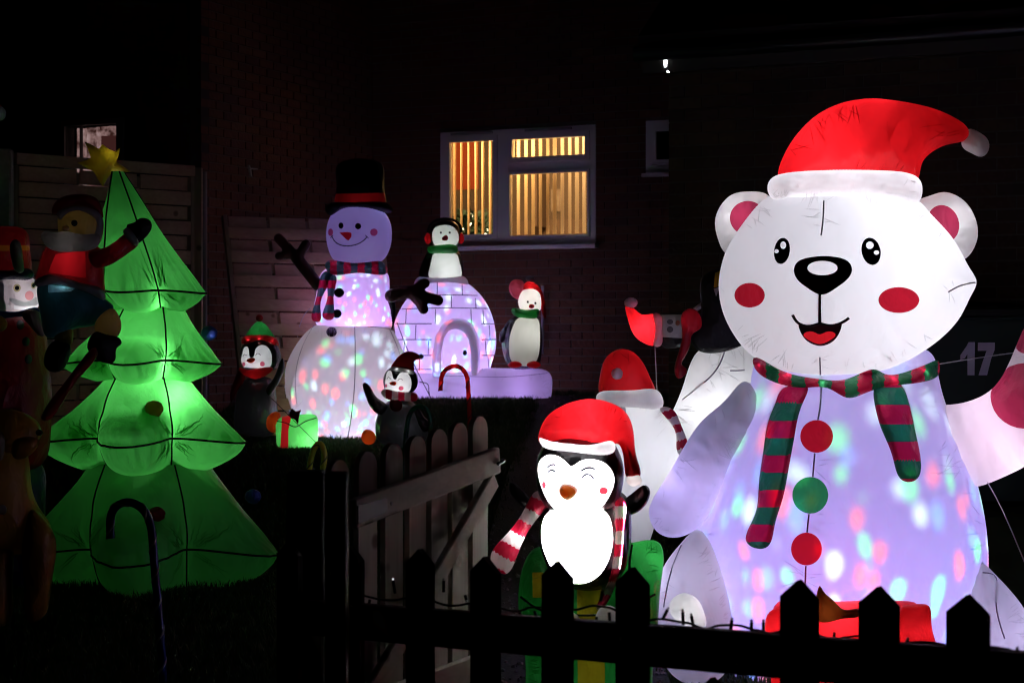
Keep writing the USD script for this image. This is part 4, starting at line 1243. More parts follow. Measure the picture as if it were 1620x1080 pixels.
part(shd.path, 'beak', drape(ell(1072, 511, 3.5, 4.5), [shd], .004, .6, h=2)[0], fabric('pale_orange_nylon', (.55, .25, .14), .4))
st = cush(IS, 'penguin_hat', RED, [(990, 482), (1004, 488), (1018, 498), (1036, 497), (1038, 522), (1036, 546), (1016, 541), (1002, 528), (994, 508)], D - .38, h=4, depth=.75)
cush(st.path, 'brim', WHITE, [(1033, 497), (1044, 497), (1048, 520), (1045, 547), (1034, 546), (1036, 520)], D - .4, h=3, depth=1.2)
part(st.path, 'pompom', ball(P(998, 479, D - .38), .029, (1.15, 1, .9), wr=.1), WHITE)
cush(IS, 'penguin_scarf', fabric('crimson_nylon', (.34, .008, .02), .45), [(1079, 496), (1090, 488), (1102, 491), (1110, 506), (1108, 520), (1096, 528), (1092, 544), (1084, 564), (1079, 577), (1087, 585), (1075, 599), (1067, 588), (1072, 562), (1079, 535), (1078, 515)], D - .46, h=4, depth=.7)
part(IS, 'white_pole', tube([P(1097, 492, D - .3), P(1112, 481, D - .3)], .013, smooth_path=False), WHITE)
part(IS, 'tether', tube([P(1036, 548, D - .38), P(1038, 590, D - .4), P(1040, 640, D - .4)], .0025, 5), CORD)
creases(isl, WHITE, 60, 34, .003, 13, [[(1146, 557), (1135, 582), (1112, 607), (1080, 632)]])
bulb(IS, st.at(1018, 518, 0), .75, (1, .92, .9), .02)
bulb(IS, shd.at(1064, 520, 0), .03, (1, .95, .9), .02)
bulb(IS, isl.at(1140, 660, 0), 3.0, (.95, .95, 1), .04)
bulb(IS, P(1090, 508, D - .46), .04, (1, .92, .9), .01)

# ------------------------------------------------------------------ snowman
D = 14.75
SM = thing('snowman', 'tall glowing snowman inflatable with black top hat and raised brown twig arms', 'inflatable', base_of(553, D))
sk = cush(SM, 'skirt', WHITE, [(506, 512), (560, 510), (612, 513), (626, 530), (639, 560), (646, 605), (642, 650), (628, 683), (607, 698), (553, 702), (500, 698), (466, 672), (452, 632), (450, 590), (461, 558), (480, 530)], D, h=5, depth=.85, pucker=.012, plen=.10, pwave=.07,
          regions=dict(button=(ell(524.5, 525, 8.5, 8), PRINT)))
md = cush(SM, 'body', WHITE, [(512, 428), (560, 424), (611, 430), (616, 460), (618, 490), (620, 518), (600, 524), (530, 524), (503, 516), (496, 492), (501, 462)], D - .03,
          dict(button=(ell(536.5, 463, 8, 7.5), PRINT), button_1=(ell(533, 496, 7.5, 7), PRINT), opening=([(512, 436), (521, 436), (508, 466), (503, 488), (503, 502), (499, 502), (502, 480), (506, 458)], None), opening_1=([(522, 437), (527, 438), (525, 470), (522, 500), (515, 498), (521, 470)], None)), h=4, depth=.85)
hd = cush(SM, 'head', WHITE, [(516, 372), (520, 348), (534, 330), (566, 322), (600, 330), (616, 348), (620, 374), (615, 398), (602, 414), (566, 420), (532, 414), (520, 396)], D - .02,
          dict(eye=(ell(539.5, 357, 4, 5), PRINT), eye_1=(ell(566.5, 358, 5, 5), PRINT), cheek=(ell(523, 367.5, 4, 6), PINK), cheek_1=(ell(591.5, 367.5, 6, 6), PINK), nose=([(537, 368), (548, 367), (556, 368), (556, 375), (551, 381), (546, 377)], RED)), h=4, depth=.9)
seam(hd, [(525, 373), (530, 382), (540, 388), (552, 389), (566, 386), (577, 379), (581, 374)], .0045, PRINT, name='smile')
seam(hd, [(523, 376), (527, 372)], .003, PRINT, name='smile'); seam(hd, [(578, 372), (583, 377)], .003, PRINT, name='smile')
ht = cush(SM, 'hat', BLACKM, [(531, 328), (532, 300), (531, 272), (535, 260), (552, 253), (570, 251), (590, 253), (604, 260), (608, 276), (608, 300), (609, 328), (570, 332)], D - .03, dict(band=([(520, 307), (620, 305), (620, 320), (520, 322)], RED)), h=5, depth=.85)
cush(ht.path, 'brim', BLACKM, [(515, 334), (520, 323), (545, 319), (570, 318), (600, 319), (617, 324), (622, 334), (612, 337), (590, 333), (566, 331), (540, 333), (525, 341)], D - .06, h=3.5, depth=2.6)
seam(ht, [(607, 270), (608.5, 300)], .003, plain('green_trim', (.02, .10, .05), .6))
seam(sk, [(500, 512), (520, 515), (560, 516), (600, 518), (622, 522)], .004)
seam(sk, [(561, 516), (562, 560), (560, 620), (554, 670), (549, 697)], .0035)
seam(sk, [(497, 514), (480, 545), (468, 590), (470, 640)], .003); seam(sk, [(616, 520), (632, 560), (639, 610)], .003)
m, tn = drape([(514, 420), (521, 412), (560, 416), (600, 413), (611, 420), (612, 432), (590, 434), (560, 432), (525, 434)], [md, hd], .02, .9, h=3, opened=True, tint=lambda x, y: sRED if int((x - 500) / 11) % 2 == 0 else (.05, .13, .12))
SSC = part(SM, 'scarf', m, TINT, tint=tn)
for q in (530, 562, 595):
    bulb(SM, hit(np.array([[q, 424.], [562, 440.]]), [md, hd])[0] + [0, -.024, 0], .03, (1, .95, .95), .005)
for o in ([(513, 430), (526, 432), (512, 465), (507, 490), (506, 508), (494, 506), (498, 480), (503, 455)], [(518, 434), (531, 436), (528, 470), (526, 505), (511, 502), (518, 470)]):
    m, tn = drape(o, [md], .008, .5, h=2.6, opened=True, tint=STR(430, 13, (.05, .13, .12), sRED))
    part(SSC, 'tail', m, TINT, tint=tn)


def twig(name, polys, d):
    g = shapely.union_all([LineString(p).buffer(w) for p, w in polys]).buffer(2.5).buffer(-2.5).buffer(-1).buffer(1)
    return cush(SM, name, BROWN, resample(np.array(g.exterior.coords)[:-1], 3.2), d, h=3, depth=.8, sharp=True)


twig('arm', [([(502, 450), (485, 428), (470, 409)], 9.5), ([(470, 409), (455, 392), (441, 377)], 8), ([(470, 409), (478, 396), (484, 386)], 7.5), ([(462, 402), (452, 404), (441, 405)], 6.5)], D - .1)
twig('arm', [([(619, 468), (640, 462), (661, 462)], 10.5), ([(655, 460), (668, 449), (672, 448)], 8), ([(655, 462), (675, 470), (693, 475)], 8.5), ([(650, 464), (664, 478), (670, 489)], 8)], D - .15)
part(SM, 'sleeve', tube([P(617, 470, D - .1), P(622, 492, D - .05), P(619, 520, D)], [.03, .022, .01]), BLACKM)
creases(sk, WHITE, 60, 22, .0034, 15, [[(500, 514), (560, 517), (618, 522)]])
disco(SM, sk.at(556, 652, 0), 42, 'projector_lens_skirt', (.165, .14, .21), scale=6.2, cut=.38, r=.003)
disco(SM, md.at(560, 500, 0), 15, 'projector_lens_chest', (.24, .125, .40), scale=6.0, cut=.37, R=.05, r=.002)
bulb(SM, sk.at(545, 580, 0), 1.5, (.78, .74, 1), .05)
bulb(SM, hd.at(572, 372, -.1), .85, (.40, .26, 1), .03)
bulb(SM, hd.at(596, 340, .3), .10, (.3, .4, 1), .012)
bulb(SM, ht.at(570, 312, .2), .12, (1, .8, .8), .015)
part(SM, 'tether', tube([sk.lift([(486, 520)])[0][0] if False else P(492, 487, D), P(482, 497, D + .05), P(473, 520, D + .1), P(470, 540, D + .1)], .003, 5), CORD)

# ------------------------------------------------------------------ igloo with its two penguins on one base
D = 16.55
IG = thing('igloo', 'glowing lilac igloo inflatable with door arch and two penguins on one base', 'inflatable', base_of(745, D))
ic = np.array([703, 512])
dome = [(640, 598), (630, 575), (623, 545), (622, 522), (628, 500), (640, 478), (656, 460), (672, 446), (690, 440), (716, 440), (736, 446), (752, 458), (766, 474), (778, 498), (784, 525), (784, 552), (777, 578), (766, 600), (703, 604)]
do = cush(IG, 'dome', WHITE, dome, D, h=6, depth=.85, regions=dict(doorway=([(699, 600), (699, 552), (703, 532), (713, 521), (724, 520), (736, 524), (743, 540), (746, 560), (746, 600)], WHITE), opening=([(687, 598), (687, 560), (692, 534), (702, 515), (716, 506), (732, 506), (746, 514), (755, 537), (757, 566), (756, 598), (747, 598), (748, 560), (743, 535), (733, 521), (720, 518), (709, 521), (700, 536), (697, 560), (697, 598)], None)))
ar = Polygon([(684, 600), (684, 560), (689, 532), (700, 512), (716, 503), (732, 503), (748, 512), (758, 536), (760, 566), (758, 600), (745, 600), (745, 560), (741, 536), (732, 523), (720, 520), (709, 523), (702, 536), (698, 560), (698, 600)])
m, _ = drape(resample(np.array(ar.exterior.coords)[:-1], 5), [do], .01, 2.2, h=3.5, sharp=True, opened=True)
part(IG, 'door_arch', m, WHITE)
NAVY = plain('navy_line', (.02, .015, .06), .6)
for y, x0, x1 in ((466.5, 655, 755), (487, 634, 772), (512, 626, 782), (537, 624, 784), (562, 626, 782), (584, 634, 776)):
    for a_, b_ in ((x0, 683 if y > 500 else x1), (762 if y > 500 else None, x1)):
        if a_ is None or (y < 500 and b_ != x1):
            continue
        seam(do, [(a_, y + 2), ((a_ + b_) / 2, y), (b_, y + 1)] if b_ - a_ > 60 else [(a_, y), (b_, y)], .0042, NAVY, name='block_line')
for x, y0, y1 in ((692, 447, 466), (731, 450, 466), (714, 468, 487), (672, 468, 487), (752, 472, 487), (643, 489, 512), (689, 489, 512), (745, 489, 511), (764, 490, 512), (658, 514, 537), (774, 514, 537), (640, 539, 562), (678, 539, 560), (768, 539, 562), (636, 564, 584), (664, 564, 586), (772, 564, 584)):
    seam(do, [(x, y0), (x - (703 - x) * .02, y1)], .0038, NAVY, name='block_line')
seam(do, [(721, 505), (721, 520)], .003, plain('violet_line', (.25, .12, .4), .6))
m, _ = drape(ell(735.5, 558, 3.4, 4.4, n=12), [do], .005, .6, h=2)
part(IG, 'door_knob', m, PRINT)
cush(IG, 'rim', WHITE, [(656, 452), (660, 440), (680, 435), (703, 434), (726, 435), (738, 441), (740, 452), (715, 457), (680, 457)], D - .03, h=3.5, depth=1.5)
ba = cush(IG, 'base', WHITE, [(640, 640), (634, 615), (640, 590), (660, 584), (703, 582), (780, 582), (840, 583), (862, 585), (872, 594), (873, 620), (868, 637), (850, 641), (760, 643), (690, 644)], D - .12, h=7, depth=.75, wr=.006)
seam(ba, [(690, 594), (740, 595), (800, 596), (866, 590)], .003)
disco(IG, do.at(703, 560, -.2), 46, 'projector_lens_igloo', (.17, .10, .31), scale=5.8, cut=.38, r=.0022)
creases(ba, WHITE, 40, 14, .0034, 16)
for x in (670, 745, 820):
    bulb(IG, ba.at(x, 616, 0), 1.5, (.55, .34, 1), .03)
# penguin on top
g1 = cush(IG, 'penguin', BLACK, [(664, 438), (668, 415), (676, 400), (690, 394), (716, 394), (728, 402), (732, 420), (730, 440), (700, 446)], D - .05, dict(belly=(spline([(681, 442), (682, 415), (686, 402), (704, 399), (722, 402), (727, 415), (727, 442)]), WHITE)), h=3, depth=.8, label='black and white penguin on top of the igloo with red earmuffs')
h1 = cush(g1.path, 'head', BLACK, [(680, 376), (682, 360), (692, 351), (705, 348), (719, 352), (728, 364), (728, 382), (720, 391), (704, 393), (688, 391)], D - .07, dict(face=(spline([(684, 378), (686, 363), (696, 357), (712, 357), (722, 364), (726, 378), (720, 389), (704, 392), (689, 389)]), WHITE)), h=3, depth=.9)
for x in (697.5, 711.5):
    part(g1.path, 'eye', drape(ell(x, 368, 1.7, 2, n=10), [h1], .004, .05, h=1.5)[0], PRINT)
part(g1.path, 'beak', drape([(699, 378), (706, 372), (709, 378), (704, 381)], [h1], .004, .8, h=1.5)[0], CHEEK)
for x in (677, 729):
    cush(g1.path, 'earmuff', RED, ell(x, 377.5, 5.5, 9), D - .08, h=2.5, depth=1.2)
part(g1.path, 'earmuff_band', tube([P(677, 368, D - .08), P(682, 354, D - .08), P(704, 346, D - .08), P(726, 354, D - .08), P(730, 368, D - .08)], .012), BLACKM)
cush(g1.path, 'scarf', GREEN, [(676, 392), (690, 388), (722, 389), (724, 398), (716, 401), (690, 401), (678, 399)], D - .14, h=2.5, depth=1.6)
cush(g1.path, 'scarf_tail', fabric('dim_green_nylon', (.02, .16, .05), .3), [(676, 398), (684, 400), (683, 415), (680, 436), (672, 434), (674, 415)], D - .12, h=2.5, depth=.8)
bulb(IG, g1.at(704, 424, 0), 1.15, (.95, .98, .95), .02)
bulb(IG, h1.at(704, 376, 0), .6, (.95, 1, .95), .02)
# penguin standing on the base
g2 = cush(IG, 'penguin', BLACK, [(800, 572), (794, 548), (796, 520), (806, 505), (822, 496), (846, 497), (855, 510), (858, 540), (856, 566), (850, 580), (828, 584), (808, 582)], D - .16, dict(belly=(spline([(806, 560), (806, 535), (812, 515), (822, 502), (848, 502), (854, 520), (854, 548), (850, 568), (840, 578), (822, 578), (810, 572)]), WHITE)), h=3.5, depth=.8, label='penguin in a pink and red hat beside the igloo')
h2 = cush(g2.path, 'head', WHITE, [(820, 480), (820, 465), (828, 457), (842, 455), (854, 462), (857, 476), (855, 490), (838, 494), (824, 490)], D - .18, dict(side=([(810, 470), (820, 468), (820, 490), (812, 490)], BLACK)), h=3, depth=.9)
for x, y in ((835, 477.5), (847, 479.5)):
    part(g2.path, 'eye', drape(ell(x, y, 1.8, 2, n=10), [h2], .004, .05, h=1.5)[0], PRINT)
part(g2.path, 'beak', drape(ell(841, 484.5, 4.5, 3.6, n=12), [h2], .004, .8, h=1.5)[0], RED)
cush(g2.path, 'hat', RED, [(826, 462), (829, 450), (837, 446), (848, 449), (857, 460), (862, 480), (863, 504), (858, 498), (854, 470), (845, 459), (834, 459)], D - .2, h=2.5, depth=.8)
cush(g2.path, 'ear_flap', PINK, [(806, 450), (812, 443), (824, 443), (830, 450), (829, 466), (825, 474), (812, 470), (806, 460)], D - .19, h=2.5, depth=.6)
part(g2.path, 'pompom', ball(P(838.5, 441, D - .19), .032, (1.2, 1, .8), wr=.1), GREYF)
cush(g2.path, 'scarf', GREEN, [(809, 490), (814, 487), (834, 490), (852, 489), (852, 498), (846, 504), (826, 503), (812, 498)], D - .24, h=2.5, depth=1.4)
cush(g2.path, 'flipper', BLACK, [(808, 508), (797, 518), (790, 530), (792, 542), (803, 538), (818, 532), (818, 526), (808, 524)], D - .22, h=2.5, depth=.6)
for x in (815, 845):
    cush(g2.path, 'foot', RED, [(x - 12, 577), (x - 6, 572), (x + 5, 572), (x + 11, 577), (x + 6, 581), (x - 8, 581)], D - .32, h=2.5, depth=1.2)
bulb(IG, g2.at(832, 530, 0), 1.25, (1, .98, .88), .02)
bulb(IG, h2.at(838, 474, 0), .65, (1, .98, .9), .02)
bulb(IG, P(840, 454, D - .2), .09, (1, .9, .8), .006)
bulb(IG, P(817, 458, D - .19), .05, (1, .9, .9), .006)
for q in ((700, 395, D - .14), (832, 496, D - .24)):
    bulb(IG, P(*q), .06, (1, 1, .9), .006)
for q in (676.5, 729.5):
    bulb(IG, P(q, 377.5, D - .08), .02, (1, .9, .9), .005)
for q in (815, 845):
    bulb(IG, P(q, 577, D - .32), .015, (1, .9, .9), .004)
part(IG, 'tether', tube([P(628, 510, D - .3), P(652, 570, D - .6), P(690, 645, D - .8)], .004, 5), CABLE)
part(IG, 'tether', tube([P(690, 645, D - .8), P(679, 622, D - .7), P(677, 608, D - .6), P(664, 604, D - .5)], .004, 5), CABLE)

# ------------------------------------------------------------------ small penguins and the green present at the snowman's foot
D = 14.35
PL = thing('penguin', 'small penguin inflatable in a green and red elf hat left of the snowman', 'inflatable', base_of(405, D))
b_ = cush(PL, 'body', fabric('sheer_black_nylon', (.03, .03, .034), .3, rough=.25, spec=.9, bump=.3, scale=9), [(372, 640), (378, 612), (392, 598), (412, 595), (430, 600), (437, 622), (439, 650), (437, 680), (425, 690), (390, 688), (372, 678)], D, h=4, depth=.85, wr=.004)
h_ = cush(PL, 'head', BLACK, [(380, 566), (383, 548), (396, 538), (415, 536), (434, 542), (444, 558), (444, 574), (436, 584), (410, 587), (388, 583)], D - .03,
          dict(face=(spline([(381, 576), (383, 560), (387, 549), (391, 548), (394, 556), (396, 565), (401, 564), (404, 553), (412, 546), (422, 548), (429, 559), (430, 572), (427, 580), (404, 582), (384, 580)]), WHITE), cheek=(ell(415, 575.5, 4, 4), PINK), cheek_1=(ell(385.5, 576, 2.6, 3.4), PINK)), h=3, depth=.9)
for p_ in ([(404, 562), (408, 558.5), (412.5, 562)], [(384, 564), (387, 560), (390.5, 562)]):
    seam(h_, p_, .0025, PRINT, name='eyelash')
cush(PL, 'beak', ORANGE, [(390, 570), (396, 566), (404, 566), (403, 571), (395, 574)], h_.lift([(398, 570)])[0][0, 1] + .005, h=2, depth=1)
e_ = cush(PL, 'hat', GREEN, [(387, 536), (391, 526), (400, 514), (410, 508), (421, 514), (430, 525), (435, 537), (410, 540)], D - .03, h=3, depth=.85)
band(e_.path, 'brim', RED, [(383, 544), (385, 533), (400, 530), (420, 530), (437, 536), (441, 546), (425, 541), (405, 539)], [h_, e_], 1.3, h=2.5, bulbs=[(393, 537, .015), (410, 535, .015), (430, 539, .015)], color=(1, .9, .85))
part(e_.path, 'pompom', ball(P(410.5, 503, D - .03), .028, wr=.1), RED)
cush(PL, 'scarf', RED, [(378, 582), (390, 584), (410, 582), (432, 582), (424, 592), (408, 599), (396, 598), (382, 590)], D - .17, h=2.5, depth=.9)
cush(PL, 'scarf', DKRED, [(380, 584), (388, 592), (384, 606), (374, 622), (366, 636), (364, 620), (371, 600)], D - .1, h=3, depth=.6)
cush(PL, 'flipper', BLACK, [(447, 566), (450, 580), (444, 600), (432, 620), (424, 626), (420, 616), (430, 602), (440, 580)], D - .1, h=3, depth=.7)
cush(PL, 'foot', ORANGE, [(421, 668), (426, 656), (436, 651), (443, 654), (444, 670), (438, 683), (426, 682)], D - .3, h=3, depth=.8)
bulb(PL, b_.at(424, 650, .4), .45, (.95, .96, 1), .02)
bulb(PL, h_.at(408, 566, .1), .55, (.95, .96, 1), .02)
bulb(PL, e_.at(410, 524, 0), .12, (1, 1, .95), .012)
bulb(PL, P(402, 590, D - .17), .03, (1, .9, .85), .006)
bulb(PL, P(433, 668, D - .3), .03, (1, .9, .85), .006)

D = 14.05
GP = thing('green_present', 'bright green present with red ribbon between small penguin and snowman', 'present', base_of(470, D))
gv_ = cush(GP, 'box', PRESG, [(436, 668), (444, 660), (470, 656), (495, 655), (502, 660), (503, 690), (501, 706), (485, 709), (460, 709), (440, 706), (437, 690)], D, dict(ribbon=([(446, 655), (462, 655), (456, 680), (456, 712), (443, 712), (445, 680)], RED)), h=3.5, depth=.8, sharp=False)
seam(gv_, [(438, 666), (455, 670), (467, 675), (480, 668), (500, 661)], .004, SEAM)
cush(GP, 'bow', DKRED, [(458, 653), (462, 646), (468, 650), (476, 648), (474, 656), (471, 670), (467, 664), (460, 660)], D - .2, h=2, depth=.8)
bulb(GP, gv_.at(486, 688, 0), 1.5, (.95, 1, .9), .02)
part(GP, 'tether', tube([P(428, 628, D + .1), P(450, 650, D - .25), P(506, 706, D - .4)], .0028, 5), CABLE)

D = 13.75
PW = thing('penguin', 'small waving penguin inflatable with red hat and striped scarf before the igloo', 'inflatable', base_of(635, D))
b_ = cush(PW, 'body', fabric('sheer_black_nylon', (.03, .03, .034), .3, rough=.25, spec=.9, bump=.3, scale=9), [(594, 668), (600, 650), (612, 636), (632, 630), (650, 634), (664, 648), (675, 668), (676, 692), (660, 706), (615, 706), (597, 694)], D, h=4, depth=.85)
h_ = cush(PW, 'head', BLACK, [(607, 610), (607, 596), (614, 584), (630, 579), (648, 581), (659, 592), (661, 606), (654, 619), (634, 624), (614, 622)], D - .03,
          dict(face=(spline([(609, 612), (610, 598), (614, 587), (619, 587), (622, 598), (626, 600), (631, 592), (640, 588), (648, 594), (651, 608), (646, 620), (630, 622), (613, 620)]), WHITE), cheek=(ell(634.5, 614, 4, 3.6), PINK), cheek_1=(ell(610.5, 610, 2, 3), PINK)), h=3, depth=.9)
for p_ in ([(629, 602), (633, 598.5), (637, 601)], [(612, 599), (615, 596), (618, 599)]):
    seam(h_, p_, .0024, PRINT, name='eyelash')
cush(PW, 'beak', ORANGE, [(616, 606), (622, 603), (628, 605), (626, 609), (619, 609)], h_.lift([(622, 606)])[0][0, 1] + .005, h=1.8, depth=1)
e_ = cush(PW, 'hat', RED, [(618, 584), (622, 574), (630, 564), (640, 557), (652, 556), (664, 562), (666, 567), (657, 570), (655, 580), (654, 589), (640, 584)], D - .03, h=3, depth=.8)
band(e_.path, 'brim', WHITE, [(615, 583), (622, 580), (640, 583), (654, 587), (655, 592), (640, 589), (622, 586)], [h_, e_], 1.3, h=2, bulbs=[(628, 584, .006), (646, 587, .006)])
part(e_.path, 'pompom', ball(P(666, 564, D - .03), .020), GREYF)
m_ = Inflated([(603, 622), (606, 616), (630, 619), (655, 621), (661, 626), (658, 634), (640, 634), (615, 632)], D - .2, h=2.2, depth=1.0)
mm = m_.main()
ws = part(PW, 'scarf', mm, TINT, tint=[sRED if int((CX + F * c[0] / c[1] - 600) / 10) % 2 else sWHT for c in mm[0][mm[1]].mean(1)])
cush(ws, 'tail', DKRED, [(618, 633), (634, 634), (634, 648), (619, 648)], D - .22, h=2.2, depth=.5)
cush(PW, 'flipper', BLACK, [(574, 607), (578, 605), (586, 612), (597, 629), (614, 642), (612, 656), (598, 655), (586, 644), (578, 626)], D - .08, h=3, depth=.7)
cush(PW, 'flipper', BLACK, [(655, 642), (664, 648), (672, 660), (680, 668), (676, 682), (664, 680), (656, 664)], D - .08, h=3, depth=.7)
cush(PW, 'foot', ORANGE, [(572, 688), (577, 680), (586, 680), (594, 688), (593, 699), (583, 703), (574, 699)], D - .2, h=3, depth=.8)
bulb(PW, b_.at(640, 672, .4), .45, (.95, .96, 1), .02)
bulb(PW, h_.at(632, 606, .1), .6, (.95, .96, 1), .02)
bulb(PW, P(634, 626, D - .2), .03, (1, .95, .95), .006)
bulb(PW, P(583, 692, D - .2), .03, (1, .9, .85), .006)

# ------------------------------------------------------------------ green tree
D = 10.1
TR = thing('inflatable_tree', 'tall glowing green inflatable tree of four tiers with floppy yellow star', 'inflatable', base_of(235, D))
K = D / F
NT = 260
th = np.linspace(0, 2 * np.pi, NT, endpoint=False)


def lobes(a, k=5, a0=-np.pi / 2, sharp=1.0):
    """1 at the lobe tips, 0 in the valleys"""
    x = ((a - a0) * k / (2 * np.pi) + .5) % 1 - .5
    return np.cos(np.pi * x) ** sharp


lb = np.abs(lobes(th))
lbs = (lb - 0) ** 1.25


def tier(ctop, ytop, rtop, cseam, yseam, rseam, cbot, ybot, rbot, drop, valley=.63, rowsA=30, rowsB=16, a0=0.0, seed=0):
    """rings of a tier from its top, bulging out to a seam with five points, tucked back under to its foot. px rows and px radii"""
    lb_ = np.abs(lobes(th + a0))
    ll = lb_ ** 1.3
    rs = rseam * (valley + (1 - valley) * lb_ ** 1.6)
    front = np.exp(-((((th + a0 + np.pi / 2) + np.pi) % (2 * np.pi) - np.pi) / .42) ** 2)
    V = []
    for k in range(rowsA + 1):
        t = k / rowsA
        # between the points the cloth is drawn in, at the points it runs out straight; the front point carries a pouch
        tt_ = t ** (1.0 + .30 * ll)
        r = rtop * (1 - tt_) + rs * tt_ + (rseam * .05) * math.sin(math.pi * t) * (1 - .6 * ll)
        r = r + rseam * front * (.085 * smooth01(t, .60, .78) - .085 * smooth01(t, .84, 1.0) - .05 * math.exp(-((t - .56) / .10) ** 2))
        c = ctop + (cseam - ctop) * t
        y = ytop + (yseam - ytop) * t + drop * ll ** 2 * t ** 2
        V.append((c, y, r))
    for k in range(1, rowsB + 1):
        t = k / rowsB
        rb = rbot * (.80 + .20 * ll)
        r = rs * (1 - t) + rb * t + rseam * (.05 * ll) * math.sin(math.pi * t)
        c = cseam + (cbot - cseam) * t
        y = yseam + (ybot - yseam) * (t ** .9) + drop * ll ** 2 * (1 - .3 * t) + (ybot - yseam) * .28 * front * math.sin(math.pi * min(1, t * .9))
        V.append((c, y, r))
    P3 = []
    for c, y, r in V:
        x0 = P(c, 500, D)[0]
        z = EYE - (y - HY) * K + np.zeros(NT)
        P3.append(np.stack([x0 + r * K * np.cos(th), D + r * K * np.sin(th), z], 1))
    P3 = np.array(P3)
    n = len(P3)
    flat = P3.reshape(-1, 3)
    # creases gather towards the seam
    gath = np.array([math.exp(-((k - rowsA) / (11.0 if k < rowsA else 7.0)) ** 2) for k in range(n)])
    ang = np.tile(th, n)
    rad = flat - np.repeat(P3.mean(1), NT, 0)
    cr = np.abs(meshkit.fbm(np.stack([np.cos(ang) * 10 + seed, np.sin(ang) * 10, np.repeat(np.arange(n) * .05, NT)], 1), 3) - .5) * 2.4
    lo = meshkit.fbm(flat * 4 + seed, 2) - .5
    flat = flat + rad * (np.repeat(gath, NT) * (cr - .3) * .075 + lo * .05)[:, None]
    i, j = np.meshgrid(np.arange(n - 1), np.arange(NT), indexing='ij')
    j2 = (j + 1) % NT
    q = np.stack([i * NT + j, i * NT + j2, (i + 1) * NT + j2, (i + 1) * NT + j], -1).reshape(-1, 4)
    f = np.vstack([q[:, [0, 2, 1]], q[:, [0, 3, 2]]])
    nn = vnormals(flat, f)
    cvec = flat - flat.mean(0)
    if (nn * cvec).sum() < 0:
        f = f[:, ::-1]; nn = -nn
    return flat, f, nn, n, rowsA


TIERS = [((186, 272), 10, (226, 461), 112, (238, 490), 60, 4), ((238, 486), 52, (232, 569), 133, (233, 599), 78, 6), ((233, 594), 62, (232, 689), 174, (236, 735), 104, 8), ((236, 730), 92, (240, 857), 216, (246, 914), 140, 13)]
tiers = []
for k, (a_, ra, b_, rb, c_, rc, dr) in enumerate(TIERS):
    v, f, n_, nr, rA = tier(a_[0], a_[1], ra, b_[0], b_[1], rb, c_[0], c_[1], rc, dr, a0=[.10, .05, .02, .0][k], seed=k * 3.1, valley=[.66, .58, .56, .58][k])
    tp = part(TR, 'tier', (v, f, n_), TREEG)
    tiers.append((v, nr, rA, tp))
    out = lambda p: p + (p - p.mean(0)) * [.004, .004, 0] + [0, -.003, 0]   # noqa: E731
    ring = v.reshape(nr, NT, 3)[rA]
    ring = np.vstack([ring, ring[:1]])
    part(tp, 'seam', tube(out(ring), .0058, 6, smooth_path=False, cap=False), SEAM)
    for m_ in range(5):
        col = int(round(((-np.pi / 2 + (m_ + .5) * 2 * np.pi / 5 - [.10, .05, .02, .0][k]) % (2 * np.pi)) / (2 * np.pi) * NT)) % NT
        part(tp, 'seam', tube(out(v.reshape(nr, NT, 3)[:, col]), .0048, 6, smooth_path=False), SEAM)
for k, (v, nr, rA, tp) in enumerate(tiers):
    G = v.reshape(nr, NT, 3)
    ms = []
    a0 = [.10, .05, .02, .0][k]
    for m_ in range(5):
        cv = (-np.pi / 2 + (m_ + .5) * 2 * np.pi / 5 - a0) / (2 * np.pi) * NT
        for _ in range(26):
            side = rng.choice((-1, 1))
            start = cv + side * rng.uniform(1, 7)
            nrow = int(rng.uniform(4, 13))
            drift = side * rng.uniform(.3, 1.6)
            up = rng.random() < .75
            r0 = rA + (-1 if up else 1) * int(rng.integers(1, 3))
            pts_ = []
            for s_ in range(nrow):
                rr = r0 - s_ if up else r0 + s_
                if not 0 <= rr < nr:
                    break
                pts_.append(G[rr, int(round(start + drift * s_)) % NT])
            if len(pts_) > 3:
                w_ = rng.uniform(.002, .0036)
                tv, tf, _n = tube(np.array(pts_), [w_ * .6, w_, w_ * .6, w_ * .1], 5)
                ms.append((tv, tf))
    part(tp, 'crease', meshkit.arrays(join(*ms), True), soft(TREEG), kind='stuff')
# inner floor that parts the bottom tier from the lit ones, and the foot
x0, zf = P(236, 500, D)[0], EYE - (722 - HY) * K
ring = np.stack([x0 + 88 * K * np.cos(th), D + 88 * K * np.sin(th), np.full(NT, zf)], 1)
part(TR, 'inner_floor', (np.vstack([ring, ring.mean(0, keepdims=True)]), np.stack([np.arange(NT), (np.arange(NT) + 1) % NT, np.full(NT, NT)], 1)), fabric('baffle_green', (.05, .3, .07), .35))
star = Inflated([(134, 224), (147, 230), (157, 236), (162, 228), (172, 236), (182, 240), (191, 233), (188, 246), (184, 256), (196, 264), (207, 272), (190, 274), (178, 272), (172, 280), (163, 296), (155, 284), (149, 272), (136, 265), (122, 258), (136, 254), (144, 250), (140, 238)], D, sharp=True, h=3, depth=.55, wr=.004)
part(TR, 'star', star.main(), YELLOW)
bulb(TR, star.at(172, 246, .1), .035, (1, .95, .7), .004)
LT = lambda px, py, w, dd=0.0: bulb(TR, P(px, py, D + dd), w, (.95, 1, .93), .035)   # noqa: E731
LT(212, 420, .55); LT(238, 474, 1.25, -.14); LT(250, 572, 2.3, -.18); LT(268, 642, 4.4, -.12); LT(240, 800, .62, .1)
